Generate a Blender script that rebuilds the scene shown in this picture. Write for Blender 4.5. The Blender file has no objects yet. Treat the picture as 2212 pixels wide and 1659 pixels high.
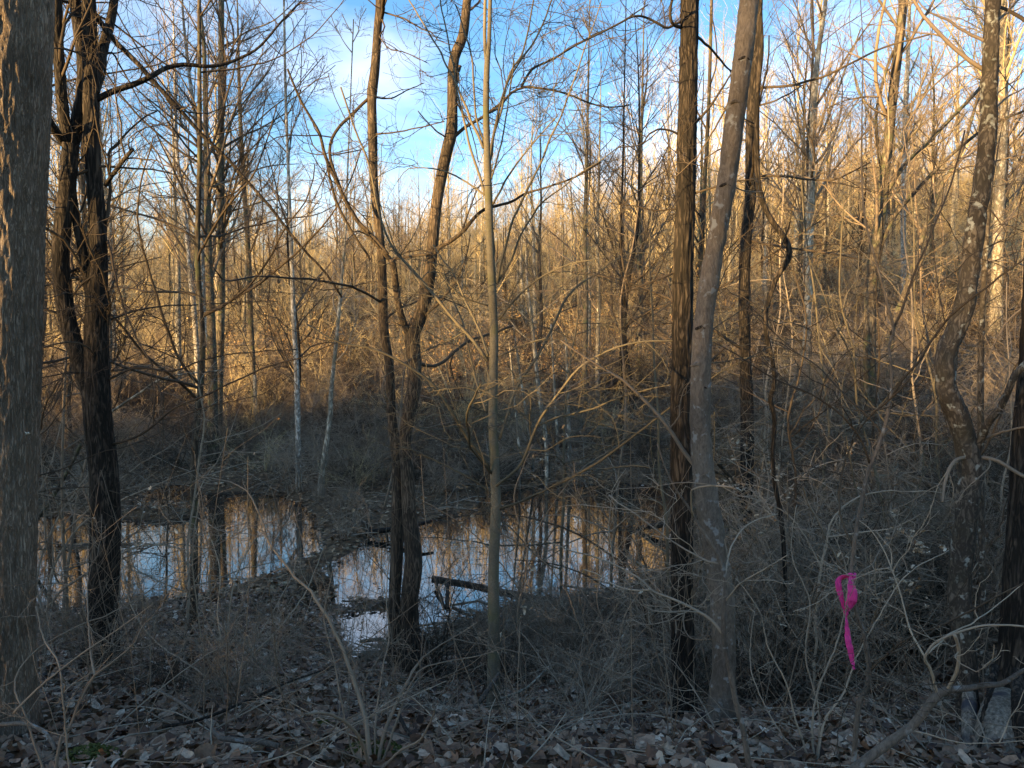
import bpy, math, random
import numpy as np
from mathutils import Vector, noise as mnoise

# ------------------------------------------------------------------ scene, camera, sky, sun
S = bpy.context.scene
COL = S.collection
RNG = np.random.default_rng(11)
random.seed(5)
F = 1663.0; CX = 1106.0; CY = 829.5          # focal length and centre in the units the photograph was measured in
EYE = np.array([0.0, 0.0, 3.0])              # the pond's water lies at z = 0
TH = math.atan(69.5 / F)                     # camera looks slightly down

cam = bpy.data.cameras.new('camera')
cam.sensor_width = 36; cam.lens = 36 * F / 2212; cam.clip_start = 0.05; cam.clip_end = 3000
co = bpy.data.objects.new('camera', cam); COL.objects.link(co)
co.location = EYE; co.rotation_euler = (math.pi / 2 - TH, 0, 0)
S.camera = co

SUN_EL = math.radians(2.5)
SUN_AZ = math.radians(47)                    # sun stands behind and to the left of the camera
sun_dir = np.array([-math.sin(SUN_AZ) * math.cos(SUN_EL), -math.cos(SUN_AZ) * math.cos(SUN_EL), math.sin(SUN_EL)])
w = bpy.data.worlds.new('World'); S.world = w; w.use_nodes = True
nt = w.node_tree; nt.nodes.clear()
N = nt.nodes.new; L = nt.links.new
wo = N('ShaderNodeOutputWorld'); bg = N('ShaderNodeBackground')
sky = N('ShaderNodeTexSky'); sky.sky_type = 'NISHITA'; sky.sun_disc = False
sky.sun_elevation = math.radians(14); sky.sun_rotation = math.atan2(sun_dir[0], sun_dir[1])
sky.air_density = 1.0; sky.dust_density = 0.2; sky.ozone_density = 2.0; sky.altitude = 300
hs = N('ShaderNodeHueSaturation'); hs.inputs['Saturation'].default_value = 1.34; hs.inputs['Value'].default_value = .90
tc = N('ShaderNodeTexCoord'); mp = N('ShaderNodeMapping'); mp.inputs['Scale'].default_value = (1.0, 1.0, 2.6)
mp.inputs['Rotation'].default_value = (0.2, 0.5, 0.9)
cn = N('ShaderNodeTexNoise'); cn.inputs['Scale'].default_value = 1.9; cn.inputs['Detail'].default_value = 6; cn.inputs['Roughness'].default_value = 0.55
cr = N('ShaderNodeMapRange'); cr.inputs['From Min'].default_value = 0.50; cr.inputs['From Max'].default_value = 0.78
cr.inputs['To Max'].default_value = 0.30
mx = N('ShaderNodeMix'); mx.data_type = 'RGBA'; mx.inputs['B'].default_value = (7.8, 8.0, 8.4, 1)
L(tc.outputs['Generated'], mp.inputs['Vector']); L(mp.outputs['Vector'], cn.inputs['Vector'])
L(cn.outputs['Fac'], cr.inputs['Value']); L(cr.outputs['Result'], mx.inputs['Factor'])
L(sky.outputs['Color'], hs.inputs['Color']); L(hs.outputs['Color'], mx.inputs['A'])
L(mx.outputs['Result'], bg.inputs['Color']); bg.inputs['Strength'].default_value = 0.11
L(bg.outputs['Background'], wo.inputs['Surface'])

sl = bpy.data.lights.new('sun', 'SUN'); sl.energy = 4.0; sl.angle = math.radians(0.5); sl.color = (1.0, 0.76, 0.38)
so = bpy.data.objects.new('sun', sl); COL.objects.link(so)
so.rotation_euler = Vector(sun_dir).to_track_quat('Z', 'Y').to_euler()
S.view_settings.view_transform = 'Standard'; S.view_settings.look = 'None'
S.view_settings.gamma = 1; S.view_settings.use_curve_mapping = False
S.view_settings.exposure = 2.08
S.view_settings.use_white_balance = True; S.view_settings.white_balance_temperature = 8100; S.view_settings.white_balance_tint = 20
S.cycles.max_bounces = 5; S.cycles.diffuse_bounces = 3; S.cycles.glossy_bounces = 3; S.cycles.caustics_reflective = False

# ------------------------------------------------------------------ helpers
def P(px, py, d):
    """point at forward distance d seen at the measured position px, py"""
    xc = (px - CX) / F; yc = (CY - py) / F
    v = np.array([xc, math.cos(TH) + yc * math.sin(TH), -math.sin(TH) + yc * math.cos(TH)])
    return EYE + v * (d / v[1])
def onwater(px, py):
    xc = (px - CX) / F; yc = (CY - py) / F
    v = np.array([xc, math.cos(TH) + yc * math.sin(TH), -math.sin(TH) + yc * math.cos(TH)])
    return (EYE + v * (3.0 / -v[2]))[:2]

def tag(o, label=None, cat=None, group=None, kind=None):
    if label: o['label'] = label
    if cat: o['category'] = cat
    if group: o['group'] = group
    if kind: o['kind'] = kind
    return o
def empty(name, loc=(0, 0, 0)):
    o = bpy.data.objects.new(name, None); COL.objects.link(o); o.location = loc; o.empty_display_size = .2
    return o
def mesh_from(name, V, faces, mats, smooth=True, midx=None):
    """faces: list of int arrays (m,k)"""
    me = bpy.data.meshes.new(name)
    V = np.asarray(V, dtype=np.float32)
    me.vertices.add(len(V)); me.vertices.foreach_set('co', V.ravel())
    nl = sum(f.size for f in faces); nf = sum(len(f) for f in faces)
    me.loops.add(nl); me.polygons.add(nf)
    me.loops.foreach_set('vertex_index', np.concatenate([f.ravel() for f in faces]).astype(np.int32))
    tot = np.concatenate([np.full(len(f), f.shape[1]) for f in faces]).astype(np.int32)
    st = np.concatenate([[0], np.cumsum(tot)[:-1]]).astype(np.int32)
    me.polygons.foreach_set('loop_start', st)
    if smooth: me.polygons.foreach_set('use_smooth', np.ones(nf, dtype=bool))
    if midx is not None: me.polygons.foreach_set('material_index', np.asarray(midx, dtype=np.int32))
    me.update(calc_edges=True)
    for m in (mats if isinstance(mats, (list, tuple)) else [mats]): me.materials.append(m)
    return me
def link(name, me, parent=None):
    o = bpy.data.objects.new(name, me); COL.objects.link(o)
    if parent: o.parent = parent
    return o

class Geo:
    """collects tubes and leaves, builds one mesh"""
    def __init__(s): s.V = []; s.Fq = []; s.Ft = []; s.n = 0
    def add(s, V, quads=None, tris=None):
        V = np.asarray(V, dtype=np.float64).reshape(-1, 3)
        if quads is not None and len(quads): s.Fq.append(np.asarray(quads) + s.n)
        if tris is not None and len(tris): s.Ft.append(np.asarray(tris) + s.n)
        s.V.append(V); s.n += len(V)
    def tubes(s, pts, r, sides):
        """pts (N,n,3), r (N,n)"""
        pts = np.asarray(pts, float); r = np.asarray(r, float)
        if len(pts) == 0: return
        Nn, n, _ = pts.shape
        t = np.empty_like(pts); t[:, 1:-1] = pts[:, 2:] - pts[:, :-2]; t[:, 0] = pts[:, 1] - pts[:, 0]; t[:, -1] = pts[:, -1] - pts[:, -2]
        t /= np.linalg.norm(t, axis=2, keepdims=True) + 1e-12
        avg = pts[:, -1] - pts[:, 0]
        ref = np.where(np.abs(avg[:, 2:3]) > 0.7 * np.linalg.norm(avg, axis=1, keepdims=True), np.array([[1., 0, 0]]), np.array([[0., 0, 1.]]))[:, None, :]
        u = ref - (t * ref).sum(2, keepdims=True) * t
        u /= np.linalg.norm(u, axis=2, keepdims=True) + 1e-9
        v = np.cross(t, u)
        a = np.arange(sides) * 2 * np.pi / sides
        ring = pts[:, :, None, :] + r[:, :, None, None] * (np.cos(a)[None, None, :, None] * u[:, :, None, :] + np.sin(a)[None, None, :, None] * v[:, :, None, :])
        i = np.arange(n - 1)[:, None] * sides; j = np.arange(sides)[None, :]; j2 = (j + 1) % sides
        q = np.stack([i + j, i + j2, i + sides + j2, i + sides + j], -1).reshape(-1, 4)
        Q = (q[None] + (np.arange(Nn) * n * sides)[:, None, None]).reshape(-1, 4)
        s.add(ring, quads=Q)
        # closed ends
        if sides > 4:
            base = s.n - Nn * n * sides
            cap = np.arange(1, sides - 1)
            tr = np.stack([np.zeros_like(cap), cap, cap + 1], -1)
            for off, rev in ((0, True), ((n - 1) * sides, False)):
                T = tr[:, ::-1] if rev else tr
                TT = (T[None] + (np.arange(Nn) * n * sides + off)[:, None, None]).reshape(-1, 3) + base
                s.Ft.append(TT)
    def mesh(s, name, mats, smooth=True):
        fs = []
        if s.Fq: fs.append(np.concatenate(s.Fq))
        if s.Ft: fs.append(np.concatenate(s.Ft))
        return mesh_from(name, np.concatenate(s.V), fs, mats, smooth)
    def build(s, name, mats, parent=None, smooth=True):
        if not s.n: return None
        return link(name, s.mesh(name, mats, smooth), parent)

def resample(pts, r, n, rng=None, wob=0.0):
    pts = np.asarray(pts, float); r = np.asarray(r, float)
    dl = np.r_[0, np.cumsum(np.linalg.norm(np.diff(pts, axis=0), axis=1))]
    # smooth the polyline (Catmull-Rom) before sampling
    m = len(pts)
    if m > 2:
        fine = []; fr = []
        for i in range(m - 1):
            p0 = pts[max(i - 1, 0)]; p1 = pts[i]; p2 = pts[i + 1]; p3 = pts[min(i + 2, m - 1)]
            for t in np.linspace(0, 1, 8, endpoint=False):
                fine.append(0.5 * ((2 * p1) + (-p0 + p2) * t + (2 * p0 - 5 * p1 + 4 * p2 - p3) * t * t + (-p0 + 3 * p1 - 3 * p2 + p3) * t ** 3))
                fr.append(r[i] * (1 - t) + r[i + 1] * t)
        fine.append(pts[-1]); fr.append(r[-1]); pts = np.array(fine); r = np.array(fr)
        dl = np.r_[0, np.cumsum(np.linalg.norm(np.diff(pts, axis=0), axis=1))]
    s = np.linspace(0, dl[-1], n)
    out = np.stack([np.interp(s, dl, pts[:, k]) for k in range(3)], 1)
    if rng is not None and wob > 0:
        nz = rng.normal(0, wob * dl[-1] / n, (n, 3)); nz[0] = 0; out = out + nz
    return out, np.interp(s, dl, r)

def spawn(rng, pts, r, count, t0, t1, ang, lenr, npts, rf, wob=0.16, up=0.04, rmin=0.0012, maxlen=None, flat=0.0, abslen=None, tip=0.35):
    """children of the polylines pts (N,n,3): count of them, spread by length"""
    Nn, n, _ = pts.shape
    seg = np.linalg.norm(np.diff(pts, axis=1), axis=2); Ln = seg.sum(1)
    count = int(count)
    if count < 1: return np.zeros((0, npts, 3)), np.zeros((0, npts))
    idx = rng.choice(Nn, count, p=Ln / Ln.sum())
    t = rng.uniform(t0, t1, count); f = t * (n - 1); i = np.minimum(f.astype(int), n - 2); fr = (f - i)[:, None]
    p = pts[idx, i] * (1 - fr) + pts[idx, i + 1] * fr
    rr = r[idx, i] * (1 - fr[:, 0]) + r[idx, i + 1] * fr[:, 0]
    tg = pts[idx, i + 1] - pts[idx, i]; tg /= np.linalg.norm(tg, axis=1, keepdims=True) + 1e-9
    q = rng.normal(size=(count, 3)); q[:, 2] *= (1 - flat)
    q -= (q * tg).sum(1, keepdims=True) * tg; q /= np.linalg.norm(q, axis=1, keepdims=True) + 1e-9
    a = np.radians(rng.uniform(ang[0], ang[1], count))[:, None]
    d = np.cos(a) * tg + np.sin(a) * q
    if abslen is not None: ln = rng.uniform(abslen[0], abslen[1], count) * (1.15 - 0.5 * t)
    else: ln = Ln[idx] * rng.uniform(lenr[0], lenr[1], count) * (1.2 - 0.75 * t)
    if maxlen: ln = np.minimum(ln, maxlen)
    r0 = np.maximum(np.minimum(rr * rf, ln * 0.012), rmin)
    out = np.empty((count, npts, 3)); out[:, 0] = p
    st = (ln / (npts - 1))[:, None]
    curl = rng.normal(0, wob * 0.55, (count, 3))
    for k in range(1, npts):
        d = d + rng.normal(0, wob, (count, 3)) + curl + np.array([0, 0, up])
        d /= np.linalg.norm(d, axis=1, keepdims=True)
        out[:, k] = out[:, k - 1] + d * st
    R = r0[:, None] * np.linspace(1, tip, npts)[None, :]
    return out, np.maximum(R, rmin * 0.7)

# ------------------------------------------------------------------ ground shape
YP = [-300, -120, -60, -30, -15, -6, 0, 2.9, 4, 5, 6, 7, 8, 9, 18, 24, 35, 50, 70, 100, 150, 250, 500, 900]
ZP = [14, 7.5, 4.2, 3.0, 2.5, 1.8, 1.42, 1.38, 1.05, .72, .45, .24, .12, .1, .12, .35, 1.1, 2.6, 5.4, 10.2, 18., 33, 22, 10]
def poly(px): return np.array([onwater(x, y) for x, y in px])
PONDS = [
 poly([(-260,1318),(60,1315),(150,1318),(300,1305),(420,1290),(500,1268),(590,1236),(655,1208),(695,1178),(700,1150),(672,1112),(640,1088),(600,1072),(520,1062),(430,1068),(390,1042),(345,1038),(300,1075),(262,1112),(150,1112),(60,1115),(-120,1120),(-300,1180)]),
 poly([(770,1440),(728,1370),(722,1300),(700,1225),(760,1190),(800,1160),(850,1140),(930,1122),(1010,1100),(1050,1072),(1130,1050),(1300,1045),(1450,1050),(1560,1060),(1600,1110),(1560,1180),(1480,1225),(1400,1262),(1330,1292),(1220,1312),(1100,1328),(1040,1348),(980,1370),(900,1400),(840,1430)]),
 poly([(925,1022),(1050,1018),(1065,992),(1000,978),(930,985)]),
]
ISLES = [(*onwater(350, 1112), .85, 0.25, .20), (*onwater(205, 1180), .8, 0.05, .02), (*onwater(795, 1310), .4, 0.05, .02)]
def sdf(poly_, X, Y):
    d = np.full(X.shape, 1e18); ins = np.zeros(X.shape, bool)
    m = len(poly_)
    for i in range(m):
        a = poly_[i]; b = poly_[(i + 1) % m]; e = b - a
        wx = X - a[0]; wy = Y - a[1]
        t = np.clip((wx * e[0] + wy * e[1]) / (e @ e), 0, 1)
        d = np.minimum(d, (wx - e[0] * t) ** 2 + (wy - e[1] * t) ** 2)
        c = ((a[1] > Y) != (b[1] > Y))
        xi = a[0] + (Y - a[1]) * (b[0] - a[0]) / (b[1] - a[1] + 1e-12)
        ins ^= c & (X < xi)
    d = np.sqrt(d)
    return np.where(ins, -d, d)
def G(X, Y):
    X = np.asarray(X, float); Y = np.asarray(Y, float)
    z = np.interp(Y, YP, ZP)
    # higher bank on the right, a hill flank on the far left
    rb = np.clip((X - 3.0) / 4.5, 0, 1); rb = rb * rb * (3 - 2 * rb)
    z = z + rb * 1.9 * np.clip((Y - 4.5) / 3.5, 0, 1) * np.clip((60 - Y) / 45, 0, 1) + rb * np.clip((X - 8) * .12, 0, 4) * np.clip(Y / 6, 0, 1)
    z = z + np.clip((Y - 25) / 60, 0, 1) * np.clip(X / 50, -0.9, 1.4) * 5.0
    bump = .035 * np.sin(X * 3.1 + np.sin(Y * 2.3)) * np.sin(Y * 2.7 + 1) + .02 * np.sin(X * 7.7 + Y * 2) * np.sin(Y * 6.1 - X) + .10 * np.sin(X * .9 + 1.3) * np.sin(Y * .8 + .4)
    z = z + bump * np.clip(1 + Y / 80, .6, 3)
    sd = np.full(X.shape, 1e9)
    for p in PONDS: sd = np.minimum(sd, sdf(p, X, Y))
    sd = sd + .10 * np.sin(X * 4.3 + 1) * np.sin(Y * 3.7)
    out = np.maximum(z, .05 + .05 * np.clip(sd, 0, 3))
    k = np.clip(sd / .9, 0, 1)
    near = out * k + (.015) * (1 - k) + .02 * k
    res = np.where(sd > 0, near, np.maximum(-.5, .015 + sd * .5))
    for ix, iy, rx, ry, h in ISLES:
        q = ((X - ix) / rx) ** 2 + ((Y - iy) / (ry + .2)) ** 2
        res = np.maximum(res, h * (1 - q) - .02 * (q > 1))if False else np.where(q < 1.6, np.maximum(res, h * (1 - q) + .02 * np.sin(X * 9) * np.sin(Y * 11)), res)
    return res
def g1(x, y): return float(G(np.array([x]), np.array([y]))[0])

# ------------------------------------------------------------------ materials
def newmat(name):
    m = bpy.data.materials.new(name); m.use_nodes = True
    b = m.node_tree.nodes['Principled BSDF']; b.inputs['Roughness'].default_value = .85
    b.inputs['Specular IOR Level'].default_value = .25
    return m, m.node_tree.nodes, m.node_tree.links, b
def ramp(N, stops):
    r = N.new('ShaderNodeValToRGB'); e = r.color_ramp.elements
    e[0].position, e[0].color = stops[0][0], (*stops[0][1], 1)
    e[1].position, e[1].color = stops[-1][0], (*stops[-1][1], 1)
    for p, c in stops[1:-1]:
        x = e.new(p); x.color = (*c, 1)
    return r
def bark(name, dark, mid, light, scale=30, stretch=.16, bump=.8, lichen=None, moss=None, dist=.01, cracks=True, rnd=.25):
    m, n, l, b = newmat(name)
    tc = n.new('ShaderNodeTexCoord'); mp = n.new('ShaderNodeMapping'); mp.inputs['Scale'].default_value = (1, 1, stretch)
    l.new(tc.outputs['Object'], mp.inputs['Vector'])
    wn = n.new('ShaderNodeTexNoise'); wn.inputs['Scale'].default_value = scale * .35; wn.inputs['Detail'].default_value = 3
    l.new(mp.outputs['Vector'], wn.inputs['Vector'])
    mixv = n.new('ShaderNodeMix'); mixv.data_type = 'VECTOR'; mixv.inputs['Factor'].default_value = .06
    l.new(mp.outputs['Vector'], mixv.inputs['A']); l.new(wn.outputs['Color'], mixv.inputs['B'])
    vo = n.new('ShaderNodeTexNoise'); vo.inputs['Scale'].default_value = scale; vo.inputs['Detail'].default_value = 2; vo.inputs['Roughness'].default_value = .5
    vo.inputs['Distortion'].default_value = .7
    l.new(mixv.outputs['Result'], vo.inputs['Vector'])
    nz = n.new('ShaderNodeTexNoise'); nz.inputs['Scale'].default_value = scale * 2.2; nz.inputs['Detail'].default_value = 6; nz.inputs['Roughness'].default_value = .7
    l.new(mixv.outputs['Result'], nz.inputs['Vector'])
    sb = n.new('ShaderNodeMath'); sb.operation = 'SUBTRACT'; sb.inputs[1].default_value = .5; l.new(vo.outputs['Fac'], sb.inputs[0])
    ab = n.new('ShaderNodeMath'); ab.operation = 'ABSOLUTE'; l.new(sb.outputs[0], ab.inputs[0])
    mr = n.new('ShaderNodeMapRange'); mr.inputs['From Max'].default_value = .17 if cracks else .001
    l.new(ab.outputs[0], mr.inputs['Value'])
    mul = n.new('ShaderNodeMath'); mul.operation = 'MULTIPLY'
    l.new(mr.outputs['Result'], mul.inputs[0]); l.new(nz.outputs['Fac'], mul.inputs[1])
    cr = ramp(n, [(.12, dark), (.42, mid), (.75, light)])
    l.new(mul.outputs['Value'], cr.inputs['Fac'])
    col = cr.outputs['Color']
    big = n.new('ShaderNodeTexNoise'); big.inputs['Scale'].default_value = 2.3; big.inputs['Detail'].default_value = 5
    l.new(tc.outputs['Object'], big.inputs['Vector'])
    oi = n.new('ShaderNodeObjectInfo')
    hv = n.new('ShaderNodeMath'); hv.operation = 'MULTIPLY_ADD'; hv.inputs[1].default_value = rnd * 1.2; hv.inputs[2].default_value = 1 - rnd * .6
    l.new(oi.outputs['Random'], hv.inputs[0])
    hb = n.new('ShaderNodeMapRange'); hb.inputs['From Min'].default_value = .3; hb.inputs['From Max'].default_value = .7
    hb.inputs['To Min'].default_value = .58; hb.inputs['To Max'].default_value = 1.35
    l.new(big.outputs['Fac'], hb.inputs['Value'])
    hm = n.new('ShaderNodeMath'); hm.operation = 'MULTIPLY'; l.new(hv.outputs[0], hm.inputs[0]); l.new(hb.outputs['Result'], hm.inputs[1])
    h2 = n.new('ShaderNodeHueSaturation'); l.new(col, h2.inputs['Color']); l.new(hm.outputs[0], h2.inputs['Value']); col = h2.outputs['Color']
    for spec, sc, lo, hi in ((lichen, 22, .60, .66), (moss, 4.5, .52, .66)):
        if not spec: continue
        ln = n.new('ShaderNodeTexNoise'); ln.inputs['Scale'].default_value = sc; ln.inputs['Detail'].default_value = 5
        l.new(tc.outputs['Object'], ln.inputs['Vector'])
        lr = n.new('ShaderNodeMapRange'); lr.inputs['From Min'].default_value = lo; lr.inputs['From Max'].default_value = hi; lr.inputs['To Max'].default_value = .8
        l.new(ln.outputs['Fac'], lr.inputs['Value'])
        mx = n.new('ShaderNodeMix'); mx.data_type = 'RGBA'; mx.inputs['B'].default_value = (*spec, 1)
        l.new(lr.outputs['Result'], mx.inputs['Factor']); l.new(col, mx.inputs['A']); col = mx.outputs['Result']
    l.new(col, b.inputs['Base Color'])
    bp = n.new('ShaderNodeBump'); bp.inputs['Strength'].default_value = bump; bp.inputs['Distance'].default_value = dist
    l.new(mul.outputs['Value'], bp.inputs['Height']); l.new(bp.outputs['Normal'], b.inputs['Normal'])
    return m
def twigmat(name, a, c, rnd=.5):
    m, n, l, b = newmat(name)
    tc = n.new('ShaderNodeTexCoord'); nz = n.new('ShaderNodeTexNoise'); nz.inputs['Scale'].default_value = 5; nz.inputs['Detail'].default_value = 4
    l.new(tc.outputs['Object'], nz.inputs['Vector'])
    ge = n.new('ShaderNodeNewGeometry'); oi = n.new('ShaderNodeObjectInfo')
    ad = n.new('ShaderNodeMath'); ad.operation = 'MULTIPLY_ADD'; ad.inputs[1].default_value = .5
    l.new(ge.outputs['Random Per Island'], ad.inputs[0])
    a2 = n.new('ShaderNodeMath'); a2.operation = 'MULTIPLY_ADD'; a2.inputs[1].default_value = .3; l.new(oi.outputs['Random'], a2.inputs[0])
    a3 = n.new('ShaderNodeMath'); a3.operation = 'MULTIPLY_ADD'; a3.inputs[1].default_value = .8; a3.inputs[2].default_value = -.25
    l.new(nz.outputs['Fac'], a3.inputs[0]); l.new(a3.outputs[0], a2.inputs[2]); l.new(a2.outputs[0], ad.inputs[2])
    r = ramp(n, [(.05, a), (.95, c)]); l.new(ad.outputs[0], r.inputs['Fac']); l.new(r.outputs['Color'], b.inputs['Base Color'])
    return m
M = {}
M['furrowed'] = bark('furrowed_bark', (.17, .125, .088), (.38, .295, .22), (.56, .46, .36), scale=95, stretch=.11, bump=1., dist=.012, rnd=.1)
M['dark'] = bark('dark_bark', (.014, .011, .008), (.062, .047, .034), (.135, .105, .076), scale=42, stretch=.16, bump=1., dist=.008, rnd=.1)
M['brown'] = bark('brown_bark', (.04, .03, .021), (.14, .102, .07), (.25, .185, .13), scale=60, stretch=.12, bump=.7, dist=.005, rnd=.1)
M['smooth'] = bark('smooth_bark', (.04, .032, .025), (.115, .09, .068), (.225, .18, .14), scale=48, stretch=.35, bump=1., dist=.004, cracks=False, lichen=(.27, .27, .25), rnd=.1)
M['beech'] = bark('beech_bark', (.055, .048, .034), (.135, .115, .08), (.22, .19, .135), scale=34, stretch=1.8, bump=.3, dist=.002, cracks=False, moss=(.13, .125, .055), rnd=.1)
M['lichened'] = bark('lichened_bark', (.05, .04, .03), (.13, .105, .08), (.2, .165, .125), scale=40, stretch=.5, bump=.6, dist=.005, lichen=(.36, .37, .32), moss=(.04, .035, .022), rnd=.1)
M['grey'] = bark('grey_bark', (.07, .055, .04), (.18, .145, .10), (.30, .25, .18), scale=20, stretch=.3, bump=.6, moss=(.10, .11, .05), rnd=.5)
M['pale'] = bark('pale_bark', (.18, .15, .11), (.46, .41, .31), (.70, .65, .52), scale=11, stretch=.45, bump=.4, moss=(.16, .15, .10), rnd=.4)
M['white'] = bark('white_bark', (.22, .19, .15), (.56, .52, .44), (.80, .77, .70), scale=12, stretch=.5, bump=.4, dist=.006, rnd=.1)
M['twig'] = twigmat('twig_bark', (.085, .062, .045), (.30, .225, .155))
M['twig_dark'] = twigmat('dark_twig_bark', (.028, .02, .014), (.10, .073, .048))
M['twig_grey'] = twigmat('grey_twig_bark', (.14, .105, .075), (.44, .35, .25))
M['twig_tan'] = twigmat('sun_tinted_twig_bark', (.26, .19, .10), (.66, .52, .29))  # golden low sunlight is mixed into this twig colour
M['twig_olive'] = twigmat('olive_twig_bark', (.075, .062, .04), (.19, .155, .10))

def leafmat(name, stops, transl=.0):
    m, n, l, b = newmat(name)
    ge = n.new('ShaderNodeNewGeometry'); oi = n.new('ShaderNodeObjectInfo')
    ad = n.new('ShaderNodeMath'); ad.operation = 'ADD'; fr = n.new('ShaderNodeMath'); fr.operation = 'FRACT'
    l.new(ge.outputs['Random Per Island'], ad.inputs[0]); l.new(oi.outputs['Random'], ad.inputs[1]); l.new(ad.outputs[0], fr.inputs[0])
    r = ramp(n, stops); l.new(fr.outputs[0], r.inputs['Fac'])
    tc = n.new('ShaderNodeTexCoord'); nz = n.new('ShaderNodeTexNoise'); nz.inputs['Scale'].default_value = 60; nz.inputs['Detail'].default_value = 3
    l.new(tc.outputs['Object'], nz.inputs['Vector'])
    hs = n.new('ShaderNodeHueSaturation'); mr = n.new('ShaderNodeMapRange'); mr.inputs['From Min'].default_value = .3; mr.inputs['From Max'].default_value = .7
    mr.inputs['To Min'].default_value = .6; mr.inputs['To Max'].default_value = 1.3
    l.new(nz.outputs['Fac'], mr.inputs['Value']); l.new(mr.outputs['Result'], hs.inputs['Value']); l.new(r.outputs['Color'], hs.inputs['Color'])
    l.new(hs.outputs['Color'], b.inputs['Base Color']); b.inputs['Roughness'].default_value = .55
    b.inputs['Specular IOR Level'].default_value = .4
    return m
M['litter'] = leafmat('dead_leaf', [(0, (.035, .014, .007)), (.3, (.13, .06, .03)), (.6, (.24, .125, .068)), (.84, (.34, .215, .14)), (.97, (.46, .33, .23)), (1, (.60, .48, .36))])
M['litter_far'] = leafmat('dead_leaf_far', [(0, (.06, .032, .015)), (.4, (.20, .105, .045)), (.75, (.33, .19, .09)), (1, (.48, .32, .18))])
M['marcescent'] = leafmat('withered_leaf', [(0, (.25, .13, .06)), (.4, (.42, .29, .17)), (1, (.60, .50, .36))])

# ground
m, n, l, b = newmat('forest_floor'); M['ground'] = m
tc = n.new('ShaderNodeTexCoord')
n1 = n.new('ShaderNodeTexNoise'); n1.inputs['Scale'].default_value = 14; n1.inputs['Detail'].default_value = 9; n1.inputs['Roughness'].default_value = .7
n2 = n.new('ShaderNodeTexVoronoi'); n2.inputs['Scale'].default_value = 11
n3 = n.new('ShaderNodeTexNoise'); n3.inputs['Scale'].default_value = .5; n3.inputs['Detail'].default_value = 5
for q in (n1, n2, n3): l.new(tc.outputs['Object'], q.inputs['Vector'])
r1 = ramp(n, [(.3, (.02, .012, .007)), (.5, (.085, .05, .026)), (.75, (.19, .12, .065))]); l.new(n1.outputs['Fac'], r1.inputs['Fac'])
r2 = ramp(n, [(0, (.04, .024, .014)), (.5, (.17, .09, .042)), (1, (.30, .185, .10))])
sp = n.new('ShaderNodeSeparateColor'); l.new(n2.outputs['Color'], sp.inputs[0]); l.new(sp.outputs[0], r2.inputs['Fac'])
mx = n.new('ShaderNodeMix'); mx.data_type = 'RGBA'; l.new(n3.outputs['Fac'], mx.inputs['Factor']); l.new(r1.outputs['Color'], mx.inputs['A']); l.new(r2.outputs['Color'], mx.inputs['B'])
l.new(mx.outputs['Result'], b.inputs['Base Color']); b.inputs['Roughness'].default_value = .95
bp = n.new('ShaderNodeBump'); bp.inputs['Distance'].default_value = .04; bp.inputs['Strength'].default_value = .9
l.new(n1.outputs['Fac'], bp.inputs['Height']); l.new(bp.outputs['Normal'], b.inputs['Normal'])
# water
m, n, l, b = newmat('pond_water'); M['water'] = m
b.inputs['Base Color'].default_value = (.012, .013, .011, 1); b.inputs['Roughness'].default_value = .025
b.inputs['IOR'].default_value = 3.2; b.inputs['Specular IOR Level'].default_value = .5
tc = n.new('ShaderNodeTexCoord'); mp = n.new('ShaderNodeMapping'); mp.inputs['Scale'].default_value = (1, .6, 1)
nz = n.new('ShaderNodeTexNoise'); nz.inputs['Scale'].default_value = 5; nz.inputs['Detail'].default_value = 3
l.new(tc.outputs['Object'], mp.inputs['Vector']); l.new(mp.outputs['Vector'], nz.inputs['Vector'])
bp = n.new('ShaderNodeBump'); bp.inputs['Strength'].default_value = .045; bp.inputs['Distance'].default_value = .01
l.new(nz.outputs['Fac'], bp.inputs['Height']); l.new(bp.outputs['Normal'], b.inputs['Normal'])
# moss
m, n, l, b = newmat('moss'); M['moss'] = m
nz = n.new('ShaderNodeTexNoise'); nz.inputs['Scale'].default_value = 40
r = ramp(n, [(.3, (.025, .035, .008)), (.7, (.12, .13, .03))]); l.new(nz.outputs['Fac'], r.inputs['Fac']); l.new(r.outputs['Color'], b.inputs['Base Color'])
# bare weathered wood
m, n, l, b = newmat('weathered_wood'); M['wood'] = m
tc = n.new('ShaderNodeTexCoord'); mp = n.new('ShaderNodeMapping'); mp.inputs['Scale'].default_value = (1, 1, .035)
nz = n.new('ShaderNodeTexNoise'); nz.inputs['Scale'].default_value = 75; nz.inputs['Detail'].default_value = 8; nz.inputs['Roughness'].default_value = .7
l.new(tc.outputs['Object'], mp.inputs['Vector']); l.new(mp.outputs['Vector'], nz.inputs['Vector'])
r = ramp(n, [(.32, (.05, .04, .03)), (.5, (.22, .18, .135)), (.7, (.42, .35, .27))]); l.new(nz.outputs['Fac'], r.inputs['Fac'])
st = n.new('ShaderNodeTexNoise'); st.inputs['Scale'].default_value = 9; l.new(tc.outputs['Object'], st.inputs['Vector'])
sr = n.new('ShaderNodeMapRange'); sr.inputs['From Min'].default_value = .5; sr.inputs['From Max'].default_value = .68; l.new(st.outputs['Fac'], sr.inputs['Value'])
mx = n.new('ShaderNodeMix'); mx.data_type = 'RGBA'; mx.inputs['B'].default_value = (.07, .065, .07, 1); l.new(sr.outputs['Result'], mx.inputs['Factor']); l.new(r.outputs['Color'], mx.inputs['A'])
l.new(mx.outputs['Result'], b.inputs['Base Color'])
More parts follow.
